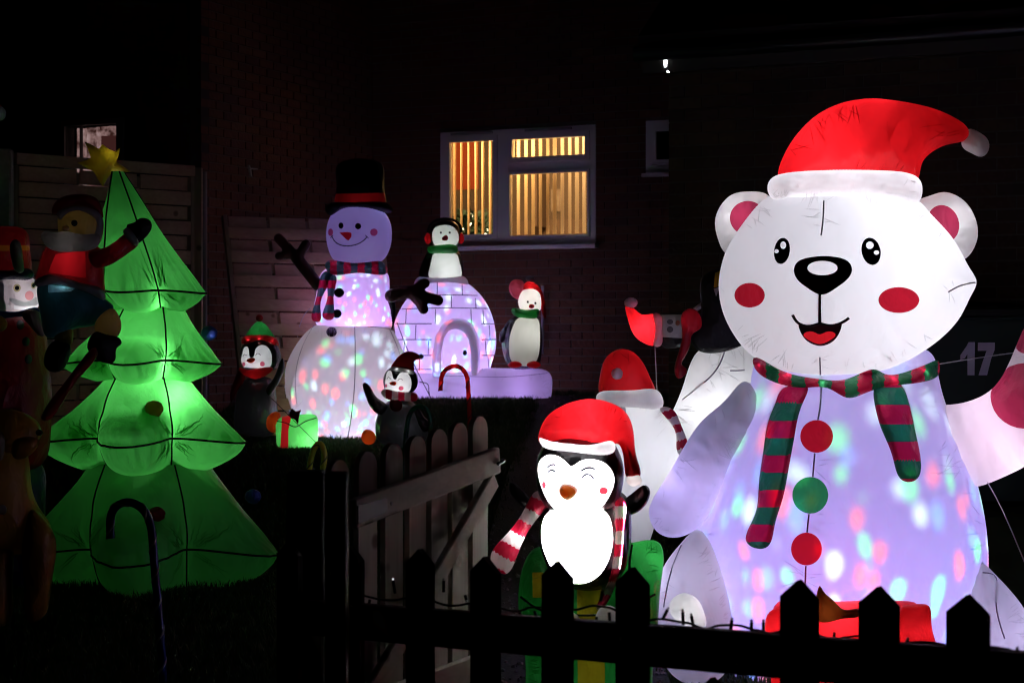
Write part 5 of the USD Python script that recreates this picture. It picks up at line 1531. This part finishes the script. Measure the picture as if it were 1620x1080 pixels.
for px, py, dd, r, mt in ((331, 527, -.02, .045, BLUEF), (244, 647, None, .05, YELLOW), (250, 811, None, .045, DKRED), (400, 785, -.05, .045, BLUEF)):
    if dd is None:
        t = tiers[2 if py < 700 else 3]
        pv_ = t[0]
        pr_ = np.stack([CX + F * pv_[:, 0] / pv_[:, 1], HY - F * (pv_[:, 2] - EYE) / pv_[:, 1]], 1)
        sel = np.where(pv_[:, 1] < D, np.linalg.norm(pr_ - [px, py], axis=1), 1e9)
        c = pv_[np.argmin(sel)] + [0, -.015, 0]
    else:
        c = P(px, py, D + dd)
    part(TR, 'bauble', ball(c, r, (1, .7, .9), wr=.12), mt)
bulb(TR, P(336, 532, D - .06), .02, (.8, .9, 1), .006)

# ------------------------------------------------------------------ climbing Santa hanging on the tree
D = 9.2
SN = thing('climbing_santa', 'dark Santa inflatable with teal trousers climbing the left side of the green tree', 'inflatable', base_of(120, D) + [0, 0, .9])
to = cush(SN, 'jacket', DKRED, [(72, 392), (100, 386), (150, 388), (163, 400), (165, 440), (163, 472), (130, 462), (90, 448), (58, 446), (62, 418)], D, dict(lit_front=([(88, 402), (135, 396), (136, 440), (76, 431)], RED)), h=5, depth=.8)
cush(SN, 'arm', DKRED, [(140, 400), (158, 394), (185, 380), (203, 366), (213, 368), (220, 384), (204, 400), (184, 414), (160, 424), (146, 420)], D - .1, h=4, depth=.8)
cush(SN, 'cuff', GREYF, [(197, 362), (203, 360), (219, 380), (218, 388), (212, 388), (195, 368)], D - .12, h=3, depth=1.2)
cush(SN, 'mitten', BLACKM, [(201, 356), (212, 352), (220, 346), (233, 346), (240, 354), (238, 366), (226, 380), (217, 384), (204, 366)], D - .1, h=3, depth=.8)
cush(SN, 'hem', GREYF, [(54, 446), (70, 436), (82, 434), (112, 442), (140, 450), (163, 459), (166, 474), (140, 464), (110, 454), (80, 450), (58, 453)], D - .08, h=3, depth=1.3)
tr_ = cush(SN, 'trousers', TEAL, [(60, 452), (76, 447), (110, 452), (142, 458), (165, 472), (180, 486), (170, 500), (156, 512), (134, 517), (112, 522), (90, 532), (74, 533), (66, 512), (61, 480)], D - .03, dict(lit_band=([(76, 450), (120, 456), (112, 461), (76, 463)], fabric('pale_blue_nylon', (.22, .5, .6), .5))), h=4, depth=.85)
cush(SN, 'leg', SKIN, [(164, 494), (179, 488), (188, 500), (192, 512), (186, 532), (168, 531), (152, 527), (150, 512)], D - .1, h=4, depth=.8)
cush(SN, 'leg', SKIN, [(90, 522), (112, 518), (116, 532), (112, 545), (92, 545), (86, 534)], D - .05, h=4, depth=.8)
cush(SN, 'boot', BLACKM, [(150, 525), (168, 528), (188, 534), (192, 544), (184, 552), (182, 570), (164, 574), (146, 562), (138, 548)], D - .12, h=4, depth=.8)
cush(SN, 'boot', BLACKM, [(84, 540), (104, 538), (112, 550), (106, 575), (92, 588), (74, 584), (70, 564)], D - .06, h=4, depth=.8)
hd_ = cush(SN, 'head', SKIN, [(92, 362), (92, 342), (100, 332), (126, 328), (150, 336), (160, 350), (160, 372), (150, 386), (120, 390), (98, 382)], D - .06, h=4, depth=.85)
cush(SN, 'hair', GREYF, [(90, 338), (108, 328), (130, 326), (156, 336), (164, 352), (162, 374), (154, 388), (148, 372), (152, 352), (130, 336), (108, 338), (96, 348)], D - .1, h=3, depth=.7)
cush(SN, 'beard', fabric('dim_grey_nylon', (.32, .30, .29), .3), [(65, 374), (70, 366), (86, 367), (105, 366), (124, 370), (146, 370), (158, 372), (156, 388), (142, 396), (118, 398), (92, 398), (74, 390)], D - .2, h=4, depth=.7)
cush(SN, 'hat', DKRED, [(83, 338), (84, 326), (96, 313), (124, 307), (148, 311), (160, 325), (163, 346), (150, 334), (126, 327), (104, 330)], D - .08, h=4, depth=1.0)
cush(SN, 'nose', SKIN, ell(104, 361, 6, 5), D - .28, h=2, depth=.9)
part(SN, 'eye', ball(hd_.lift([(118, 353)])[0][0] + [0, -.002, 0], .016, (1, .5, 1)), PRINT)
bulb(SN, hd_.at(126, 358, 0), .022, (1, .9, .6), .015)
bulb(SN, P(105, 383, D - .2), .03, (1, .95, .9), .008)
bulb(SN, P(170, 510, D - .1), .007, (1, .95, .8), .008)
bulb(SN, P(185, 392, D - .1), .012, (1, .9, .9), .008)
bulb(SN, to.at(108, 415, .35), .16, (1, .85, .85), .02)
bulb(SN, tr_.at(98, 460, .4), .05, (.9, .95, 1), .01)

# ------------------------------------------------------------------ nutcracker soldier at the left edge
D = 9.75
NC = thing('nutcracker', 'toy soldier nutcracker inflatable with tall red hat at the left edge', 'inflatable', base_of(0, D))
hh = cush(NC, 'hat', DKRED, [(-42, 430), (-44, 400), (-40, 372), (-26, 360), (10, 358), (36, 361), (46, 374), (48, 400), (48, 430), (0, 438)], D - .03, dict(hat_band=([(-60, 388), (60, 388), (60, 396), (-60, 398)], fabric('amber_nylon', (.45, .15, .01), .4))), h=5, depth=.85)
cush(NC, 'plume', GREYF, [(16, 388), (22, 379), (30, 381), (35, 396), (37, 414), (37, 430), (26, 430), (18, 410)], D - .28, h=3, depth=.7)
cush(NC, 'hat_brim', fabric('navy_nylon', (.012, .016, .06), .2), [(-48, 436), (-20, 428), (20, 426), (48, 426), (54, 437), (40, 444), (10, 442), (-30, 448)], D - .08, h=4, depth=1.9)
nf = cush(NC, 'head', fabric('pale_face_nylon', (.66, .58, .60), .5), [(-34, 470), (-34, 446), (-10, 440), (24, 441), (52, 440), (61, 456), (62, 480), (54, 492), (20, 496), (-16, 494)], D - .05,
          dict(eye=(ell(27, 455.5, 6, 6.4), fabric('eye_tan', (.40, .34, .18), .5)), eye_1=(ell(53, 451.5, 4, 5.4), fabric('eye_tan', (.40, .34, .18), .5)), pupil=(ell(27, 455.5, 3.6, 3.8, n=16), PRINT), pupil_1=(ell(53, 451.5, 2.4, 3.4, n=16), PRINT), nose=(ell(46.5, 467.5, 7, 7.5), fabric('nose_pink', (.62, .26, .27), .5)), teeth=([(22, 483), (40, 486), (60, 481), (59, 487), (40, 491), (22, 489)], WHITE), moustache=(spline([(14, 472), (28, 474), (44, 477), (60, 470), (61, 480), (44, 484), (24, 482)]), GREYF)), h=4, depth=.85)
cush(NC, 'hair', GREYF, [(-40, 446), (-6, 444), (10, 450), (12, 478), (8, 494), (-40, 494)], D - .12, h=4, depth=.8)
co = cush(NC, 'coat', DKRED, [(-60, 520), (-40, 498), (0, 492), (45, 492), (70, 516), (76, 560), (82, 620), (80, 690), (60, 740), (-60, 740)], D, h=8, depth=.75)
cush(NC, 'collar', BLUEF, [(-30, 494), (0, 491), (30, 492), (60, 487), (62, 496), (30, 501), (-30, 503)], D - .25, h=3, depth=.9)
cush(NC, 'sleeve', fabric('rose_grey_nylon', (.38, .24, .24), .35), [(38, 492), (60, 492), (66, 506), (71, 530), (62, 531), (46, 514), (36, 502)], D - .28, h=3, depth=.7)
for c in ((32, 514), (41, 540), (45, 568)):
    part(co.path, 'button', drape(ell(*c, 6, 7.5), [co], .004, .5, h=2)[0], PRINT)
cush(NC, 'epaulette', fabric('amber_nylon', (.45, .15, .01), .4), [(-20, 500), (6, 502), (12, 514), (4, 524), (-20, 524)], D - .3, h=3, depth=.8)
cush(NC, 'staff', DKRED, [(140, 556), (152, 548), (156, 558), (120, 605), (78, 664), (66, 664), (70, 648), (104, 602)], D - .75, h=4, depth=.8)
cush(NC, 'leg', fabric('navy_nylon', (.012, .016, .06), .2), [(-60, 730), (60, 728), (72, 790), (74, 900), (60, 930), (-60, 930)], D + .02, h=8, depth=.6)
bulb(NC, nf.at(38, 474, .2), .33, (.95, .95, 1), .02)
bulb(NC, hh.at(20, 400, 0), .10, (1, .9, .9), .02)
bulb(NC, co.at(30, 530, 0), .045, (1, .9, .9), .02)

# ------------------------------------------------------------------ tan dog
D = 8.6
DG = thing('standing_dog', 'unlit tan dog inflatable standing upright at the left edge', 'inflatable', base_of(20, D))
cush(DG, 'body', DOGY, [(-60, 700), (-30, 690), (30, 700), (46, 730), (50, 770), (64, 806), (82, 840), (60, 872), (20, 878), (-60, 880)], D, h=7, depth=.75)
dh = cush(DG, 'head', DOGY, [(-20, 660), (8, 646), (36, 652), (60, 668), (65, 690), (50, 704), (28, 716), (-10, 712), (-40, 700)], D - .15, h=5, depth=.8)
cush(DG, 'ear', fabric('dark_brown_nylon', (.10, .04, .012), .2), [(-10, 676), (4, 684), (8, 706), (2, 728), (-12, 726), (-18, 700)], D - .35, h=4, depth=.6)
cush(DG, 'nose', BLACKM, ell(62, 684, 6, 5), D - .24, h=2, depth=1)
cush(DG, 'leg', DOGY, [(50, 806), (72, 822), (87, 850), (88, 880), (82, 920), (77, 956), (68, 976), (46, 984), (38, 950), (36, 900), (34, 866), (40, 830)], D - .1, h=5, depth=.7)
cush(DG, 'leg', DOGY, [(-14, 850), (14, 846), (22, 872), (20, 930), (12, 985), (-24, 990), (-26, 920)], D - .08, h=5, depth=.7)
cush(DG, 'arm', DOGY, [(20, 700), (44, 690), (60, 694), (58, 708), (40, 724), (22, 724)], D - .3, h=4, depth=.7)
bulb(DG, P(30, 780, D), .016, (1, .9, .7), .02)
bulb(DG, dh.at(20, 680, 0), .003, (1, .9, .7), .01)
cush(DG, 'collar_tag', GREYF, ell(4, 806, 7, 8), D - .58, h=3, depth=.6)

# pale pompom of a tall hat that hangs into the frame's left edge
D = 11.0
TG = thing('tall_gnome', 'white round pompom of a tall inflatable hat at the upper left edge', 'inflatable', base_of(-70, D))
cush(TG, 'body', DKRED, [(-150, 640), (-140, 480), (-110, 420), (-50, 420), (-26, 480), (-18, 640), (-24, 860), (-80, 890), (-140, 860)], D, h=14, depth=.7)
cush(TG, 'hat', ORANGE, [(-130, 430), (-110, 300), (-80, 190), (-50, 150), (-20, 148), (-2, 162), (4, 170), (-8, 178), (-24, 186), (-36, 260), (-26, 430), (-80, 440)], D - .05, h=9, depth=.7)
part(TG, 'pompom', ball(P(-1, 180, D - .08), .040, (1, 1, 1.1), wr=.06), WHITE)

# ------------------------------------------------------------------ light canes beside the path
def cane(label, hook, d, r, mat, stripe=None, glowm=None):
    pts = np.array([P(x, y, d) for x, y in hook])
    b = pts[-1].copy()
    b[2] = float(zg(b[0], b[1])) - .03
    if pts[-1, 2] > b[2] + .02:
        pts = np.vstack([pts, (pts[-1] + b) / 2, b])
    t = thing('candy_cane', label, 'light cane', b, 'striped light canes along the path')
    q = resample(spline(pts, closed=False), r * .9, closed=False)
    v, f, n = tube(q, r, 10, smooth_path=False)
    s = np.r_[0, np.cumsum(np.linalg.norm(np.diff(q, axis=0), axis=1))]
    part(t, 'tube', (v, f, n), mat)
    # the wound ribbon is a slim raised band
    for ph in (0.0,):
        w = []
        tg = np.gradient(q, axis=0); tg /= np.linalg.norm(tg, axis=1, keepdims=True)
        a = np.cross(tg, [0, 1.0, 0.02]); a /= np.linalg.norm(a, axis=1, keepdims=True)
        bb = np.cross(tg, a)
        an = s / (r * 7.5) * 2 * np.pi
        w = q + (np.cos(an)[:, None] * a + np.sin(an)[:, None] * bb) * r * .86
        part(t, 'ribbon', tube(w, r * .34, 6, smooth_path=False), stripe or CORD)
    part(t, 'ground_spike', tube([b + [0, 0, .05], b - [0, 0, .08]], .004, 6, smooth_path=False), CABLE)
    return t


CLEARB = fabric('blue_tube', (0.025, 0.045, 0.22), .55, rough=.2, spec=.7, bump=.05)
cane('blue spiral light cane standing before the green inflatable tree', [(175, 851), (174, 830), (178, 808), (194, 795), (212, 796), (228, 808), (238, 830), (243, 880), (250, 960), (258, 1080)], 6.9, .0155, CLEARB, plain('grey_ribbon', (.34, .32, .36), .4))
cane('yellow light cane behind the gate post', [(489, 745), (492, 726), (498, 708), (505, 701), (511, 708), (513, 728), (510, 746)], 9.6, .0155, fabric('yellow_tube', (0.5, 0.42, 0.03), .55, rough=.2, spec=.7, bump=.05), plain('olive_ribbon', (.14, .14, .01), .4))
cane('dark green light cane behind the gate beside the waving penguin', [(681, 678), (680, 658), (672, 645), (660, 643), (650, 652), (645, 668), (641, 700), (638, 745)], 11.6, .015, fabric('green_tube', (0.012, 0.14, 0.07), .55, rough=.2, spec=.7, bump=.05), plain('deep_green_ribbon', (.01, .05, .03), .4))
rc = cane('red light cane standing in front of the igloo base', [(697, 618), (698, 600), (704, 586), (718, 579), (732, 584), (739, 598), (741, 620), (743, 662)], 13.2, .0165, fabric('red_tube', (0.62, 0.012, 0.014), .55, rough=.2, spec=.7, bump=.05), plain('maroon_ribbon', (.14, .004, .006), .4))

for q in ((697.5, 606), (703, 588), (718, 580), (732, 585), (739.5, 600), (742, 625)):
    bulb(rc, P(*q, 13.2), .012, (1, .85, .8), .003)

# ------------------------------------------------------------------ wheelie bin
D = 9.9
BN = thing('wheelie_bin', 'dark green wheelie bin with pale house number behind the polar bear', 'bin', np.array([(1540 - CX) / F * D, D + .33, .655]))
bx0, bx1 = (1452 - CX) / F * D, (1640 - CX) / F * D
top, bot = EYE - (507 - HY) / F * D, .70
bc = [(bx0, D, top), (bx1, D, top), (bx1, D + .68, top), (bx0, D + .68, top), (bx0 + .06, D + .05, bot), (bx1 - .06, D + .05, bot), (bx1 - .06, D + .55, bot), (bx0 + .06, D + .55, bot)]
BING = plain('bin_green', (.010, .022, .014), .45, .4, col2=(.014, .03, .018), nscale=8)
part(BN, 'body', trimesh.convex.convex_hull(np.array(bc)), BING)
part(BN, 'rim', box((bx0 + bx1) / 2, D + .33, top + .012, bx1 - bx0 + .03, .74, .024, ch=.006), BING)
part(BN, 'lid', trimesh.convex.convex_hull(np.array([(bx0 - .02, D - .04, top + .028), (bx1 + .02, D - .04, top + .028), (bx0 - .02, D + .72, top + .028), (bx1 + .02, D + .72, top + .028), (bx0, D - .02, top + .058), (bx1, D - .02, top + .058), (bx0 + .02, D + .68, top + .11), (bx1 - .02, D + .68, top + .11)])), plain('bin_lid', (.03, .035, .03), .4, .45))
part(BN, 'handle', tube([(bx0 + .08, D + .74, top + .02), (bx1 - .08, D + .74, top + .02)], .016, smooth_path=False), BING)
for x in (bx0 + .08, bx1 - .08):
    w_ = trimesh.creation.cylinder(.09, .05, sections=20, transform=trimesh.transformations.rotation_matrix(math.pi / 2, [0, 1, 0]))
    w_.apply_translation((x, D + .58, .75))
    part(BN, 'wheel', w_, plain('tyre_black', (.012, .012, .012), .7))
digits = plain('pale_number_sticker', (.46, .44, .50), .6)
for gl in ([(480, 610), (540, 520), (555, 487), (615, 487), (615, 800), (550, 800), (546, 600), (520, 640), (480, 655)], [(645, 490), (805, 490), (803, 560), (770, 650), (735, 800), (655, 800), (690, 680), (728, 568), (645, 568)]):
    tm_ = trimesh.creation.extrude_polygon(Polygon([((1440 + x / 6 - CX) / F * D, EYE - (460 + y / 6 - HY) / F * D) for x, y in gl]), .003)
    v = np.array(tm_.vertices)
    part(BN, 'number', (np.stack([v[:, 0], D + (top - v[:, 1]) / (top - bot) * .05 - .001 - v[:, 2], v[:, 1]], 1), np.array(tm_.faces)), digits)

# ------------------------------------------------------------------ timber gate and its posts
GWD = wood('gate_wood', (.42, .37, .32), (.60, .54, .48), 2)
GWDH = wood('gate_rail_wood', (.44, .39, .34), (.62, .56, .50), 1)
GT = thing('garden_gate', 'open timber garden gate with rounded pickets and diagonal brace', 'gate', P(545, 1080, 5.1))
gd = lambda px: 5.05 + (px - 533) / (756 - 533) * .72   # noqa: E731


def picket(parent, name, px, ytop, wpx, ybot, mat, round_=True, d=None, th_=.018, uvec=None):
    d = gd(px) if d is None else d
    c = P(px, ytop, d)
    z0 = P(px, ybot, d)[2]
    w = wpx
    L = c[2] - z0
    if round_:
        a = np.linspace(0, np.pi, 9)
        prof = [(-w / 2, 0)] + [(-w / 2 * math.cos(t), L - w * .45 + w * .45 * math.sin(t)) for t in a] + [(w / 2, 0)]
    else:
        prof = [(-w / 2, 0), (-w / 2, L - w * .42), (0, L), (w / 2, L - w * .42), (w / 2, 0)]
    m = trimesh.creation.extrude_polygon(Polygon(prof), th_)
    v = np.array(m.vertices)
    u = np.array([1.0, 0, 0]) if uvec is None else uvec
    nrm = np.array([-u[1], u[0], 0])
    V = c * [1, 1, 0] + [0, 0, z0] + v[:, :1] * u + v[:, 1:2] * [0, 0, 1] + (v[:, 2:] - th_ / 2) * nrm
    return part(parent, name, (V, np.array(m.faces)), mat)


gu = P(756, 700, gd(756)) - P(533, 700, gd(533))
gu[2] = 0
gu /= np.linalg.norm(gu)
gnn = np.array([gu[1], -gu[0], 0])                                 # towards the camera's right
off = -gnn * .022
for px, yt in ((533, 727), (578, 714), (619.5, 701), (657, 689), (691.5, 678), (724, 668), (756, 658)):
    picket(GT, 'picket', px, yt, .098, 1180 - (px - 533) * .25, GWD, d=gd(px) + .012, uvec=gu)
rail = lambda x0, y0, x1, y1, w, o=0: board(P(x0, y0, gd(x0)) + gnn * (.020 + o), P(x1, y1, gd(x1)) + gnn * (.020 + o), w, .024, (0, 0, 1), .004)   # noqa: E731
part(GT, 'rail', rail(549, 812, 778, 727, .083), GWDH)
part(GT, 'rail', rail(549, 1128, 778, 1042, .083), GWDH)
part(GT, 'brace', rail(771, 757, 566, 1110, .06, .002), GWDH)
hq = [P(x, y, gd(x)) + gnn * k_ for k_ in (.0325, .0375) for x, y in ((549, 799), (549, 828), (640, 789), (651, 783), (653, 777), (650, 771), (640, 772))]
hg = part(GT, 'hinge', trimesh.convex.convex_hull(np.array(hq)), plain('dull_steel', (.17, .16, .19), .6, .3))
v_ = np.array
for x, y in ((600, 795), (648.5, 777)):
    s_ = trimesh.creation.cylinder(.006, .006, sections=12)
    c = P(x, y, gd(x)) + gnn * .040
    s_.apply_transform(trimesh.geometry.align_vectors([0, 0, 1], gnn))
    s_.apply_translation(c)
    part(hg, 'screw', s_, plain('bright_screw', (.5, .5, .5), .3, .6, metal=.8))
part(GT, 'latch_bolt', tube([P(770, 733, gd(770)) + gnn * .04, P(779, 728, gd(779)) + gnn * .04, P(792, 729, gd(792))], .006), plain('black_iron', (.02, .02, .02), .5))
POSTM = wood('dark_post_wood', (.030, .023, .02), (.05, .04, .034), 2, .95)
g_ = [P(485, 744, 5.45), P(485, 1400, 5.45)]
g_[1][2] = -.1
single('gate_post', join(board(g_[0], g_[1], .108, .098, (1, 0, 0), .006)), POSTM, 'broad dark square gate post left of the open gate', 'post')
g_ = [P(532, 746, 4.9), P(532, 1400, 4.9)]
g_[1][2] = -.1
single('gate_post', join(board(g_[0], g_[1], .056, .07, (1, 0, 0), .004)), POSTM, 'narrow dark post that the open gate hinges on', 'post')

# ------------------------------------------------------------------ front picket fence
FW = wood('fence_dark_wood', (.055, .045, .04), (.085, .07, .06), 2)
fd = lambda px: 1 / np.interp(px, [455, 555, 1532, 1700], [1 / 5.32, 1 / 5.15, 1 / 3.85, 1 / 3.66])   # noqa: E731
FE = thing('picket_fence', 'low dark picket fence with pointed pickets across the foreground', 'fence', base_of(1000, fd(1000)))
fu = P(1532, 600, fd(1532)) - P(555, 600, fd(555))
fu[2] = 0
fu /= np.linalg.norm(fu)
for px, yt in ((458, 856), (555, 862), (665, 868), (768, 880), (882, 887), (1001, 897), (1128, 1071), (1265, 917), (1391, 927), (1532, 940), (1680, 953)):
    picket(FE, 'picket', px, yt, .094 if px != 1128 else .09, HY + (EYE + .0) / fd(px) * F, FW, round_=False, d=fd(px) + (.0 if px != 1128 else .05), uvec=fu)
fnn = np.array([-fu[1], fu[0], 0])


def frail(x0, y0, x1, y1, w):
    return board(P(x0, y0, fd(x0)) + fnn * .036, P(x1, y1, fd(x1)) + fnn * .036, w, .045, (0, 0, 1), .004)


part(FE, 'rail', frail(440, 975, 1700, 1080, .098), FW)
part(FE, 'rail', frail(440, 1310, 1700, 1560, .098), FW)

# ------------------------------------------------------------------ string of small lights along the fence rail
SLt = thing('string_light', 'dark cable of small stick lights looped along the picket fence rail', 'fairy lights', P(1000, 985, fd(1000)))
cab, spots = [], []
raily = lambda px: 950 + (px - 560) * .0853   # noqa: E731
for px in np.arange(560, 1720, 14):
    y = raily(px) - 2 - 9 * abs(math.sin(px * .031)) - (14 * math.exp(-((px - 930) / 70) ** 2)) - rng.uniform(0, 2.5)
    cab.append(P(px, y, fd(px) + .075 + .012 * math.sin(px * .05)))
    spots.append((px, y))
part(SLt, 'cable', tube(cab, .0032, 6), CABLE)
lens = plain('clear_led', (.55, .55, .52), .15, .8)
for px, y, dx, dy, lit in ((585, 948, -1, 8, 0), (625, 938, -3, -20, 1), (702, 936, 0, -18, 0), (736, 941, 2, 8, 0), (846, 966, 2, 10, 1), (822, 968, 2, 10, 0), (944, 975, 0, 12, 0), (950, 950, 3, -16, 0), (964, 968, 1, 16, 1), (1048, 980, 8, -16, 0), (1081, 988, -1, -20, 0), (1098, 993, -4, -19, 0), (1062, 993, 0, 12, 0), (1155, 1001, 3, -20, 0), (1189, 1004, 0, -20, 0), (1208, 1005, 0, -21, 0),
                           (1320, 1017, 0, -14, 0), (1432, 1026, 4, -14, 0), (1450, 1027, 3, -10, 0), (1590, 1040, 5, -12, 0), (1610, 1043, 0, -16, 0), (1168, 1008, 0, 10, 0), (1130, 1004, -2, 11, 0)):
    d = fd(px) + .075
    a_, b_ = P(px, y, d), P(px + dx, y + dy, d - .004)
    bp = part(SLt, 'stick', tube([a_, b_], .0042, 7, smooth_path=False), CABLE)
    e = b_ + (b_ - a_) * .12
    part(bp, 'lens', ball(e, .0038 if not lit else .0030, sub_=1), glow('led_glint', (.9, .92, 1), .8) if lit else lens)
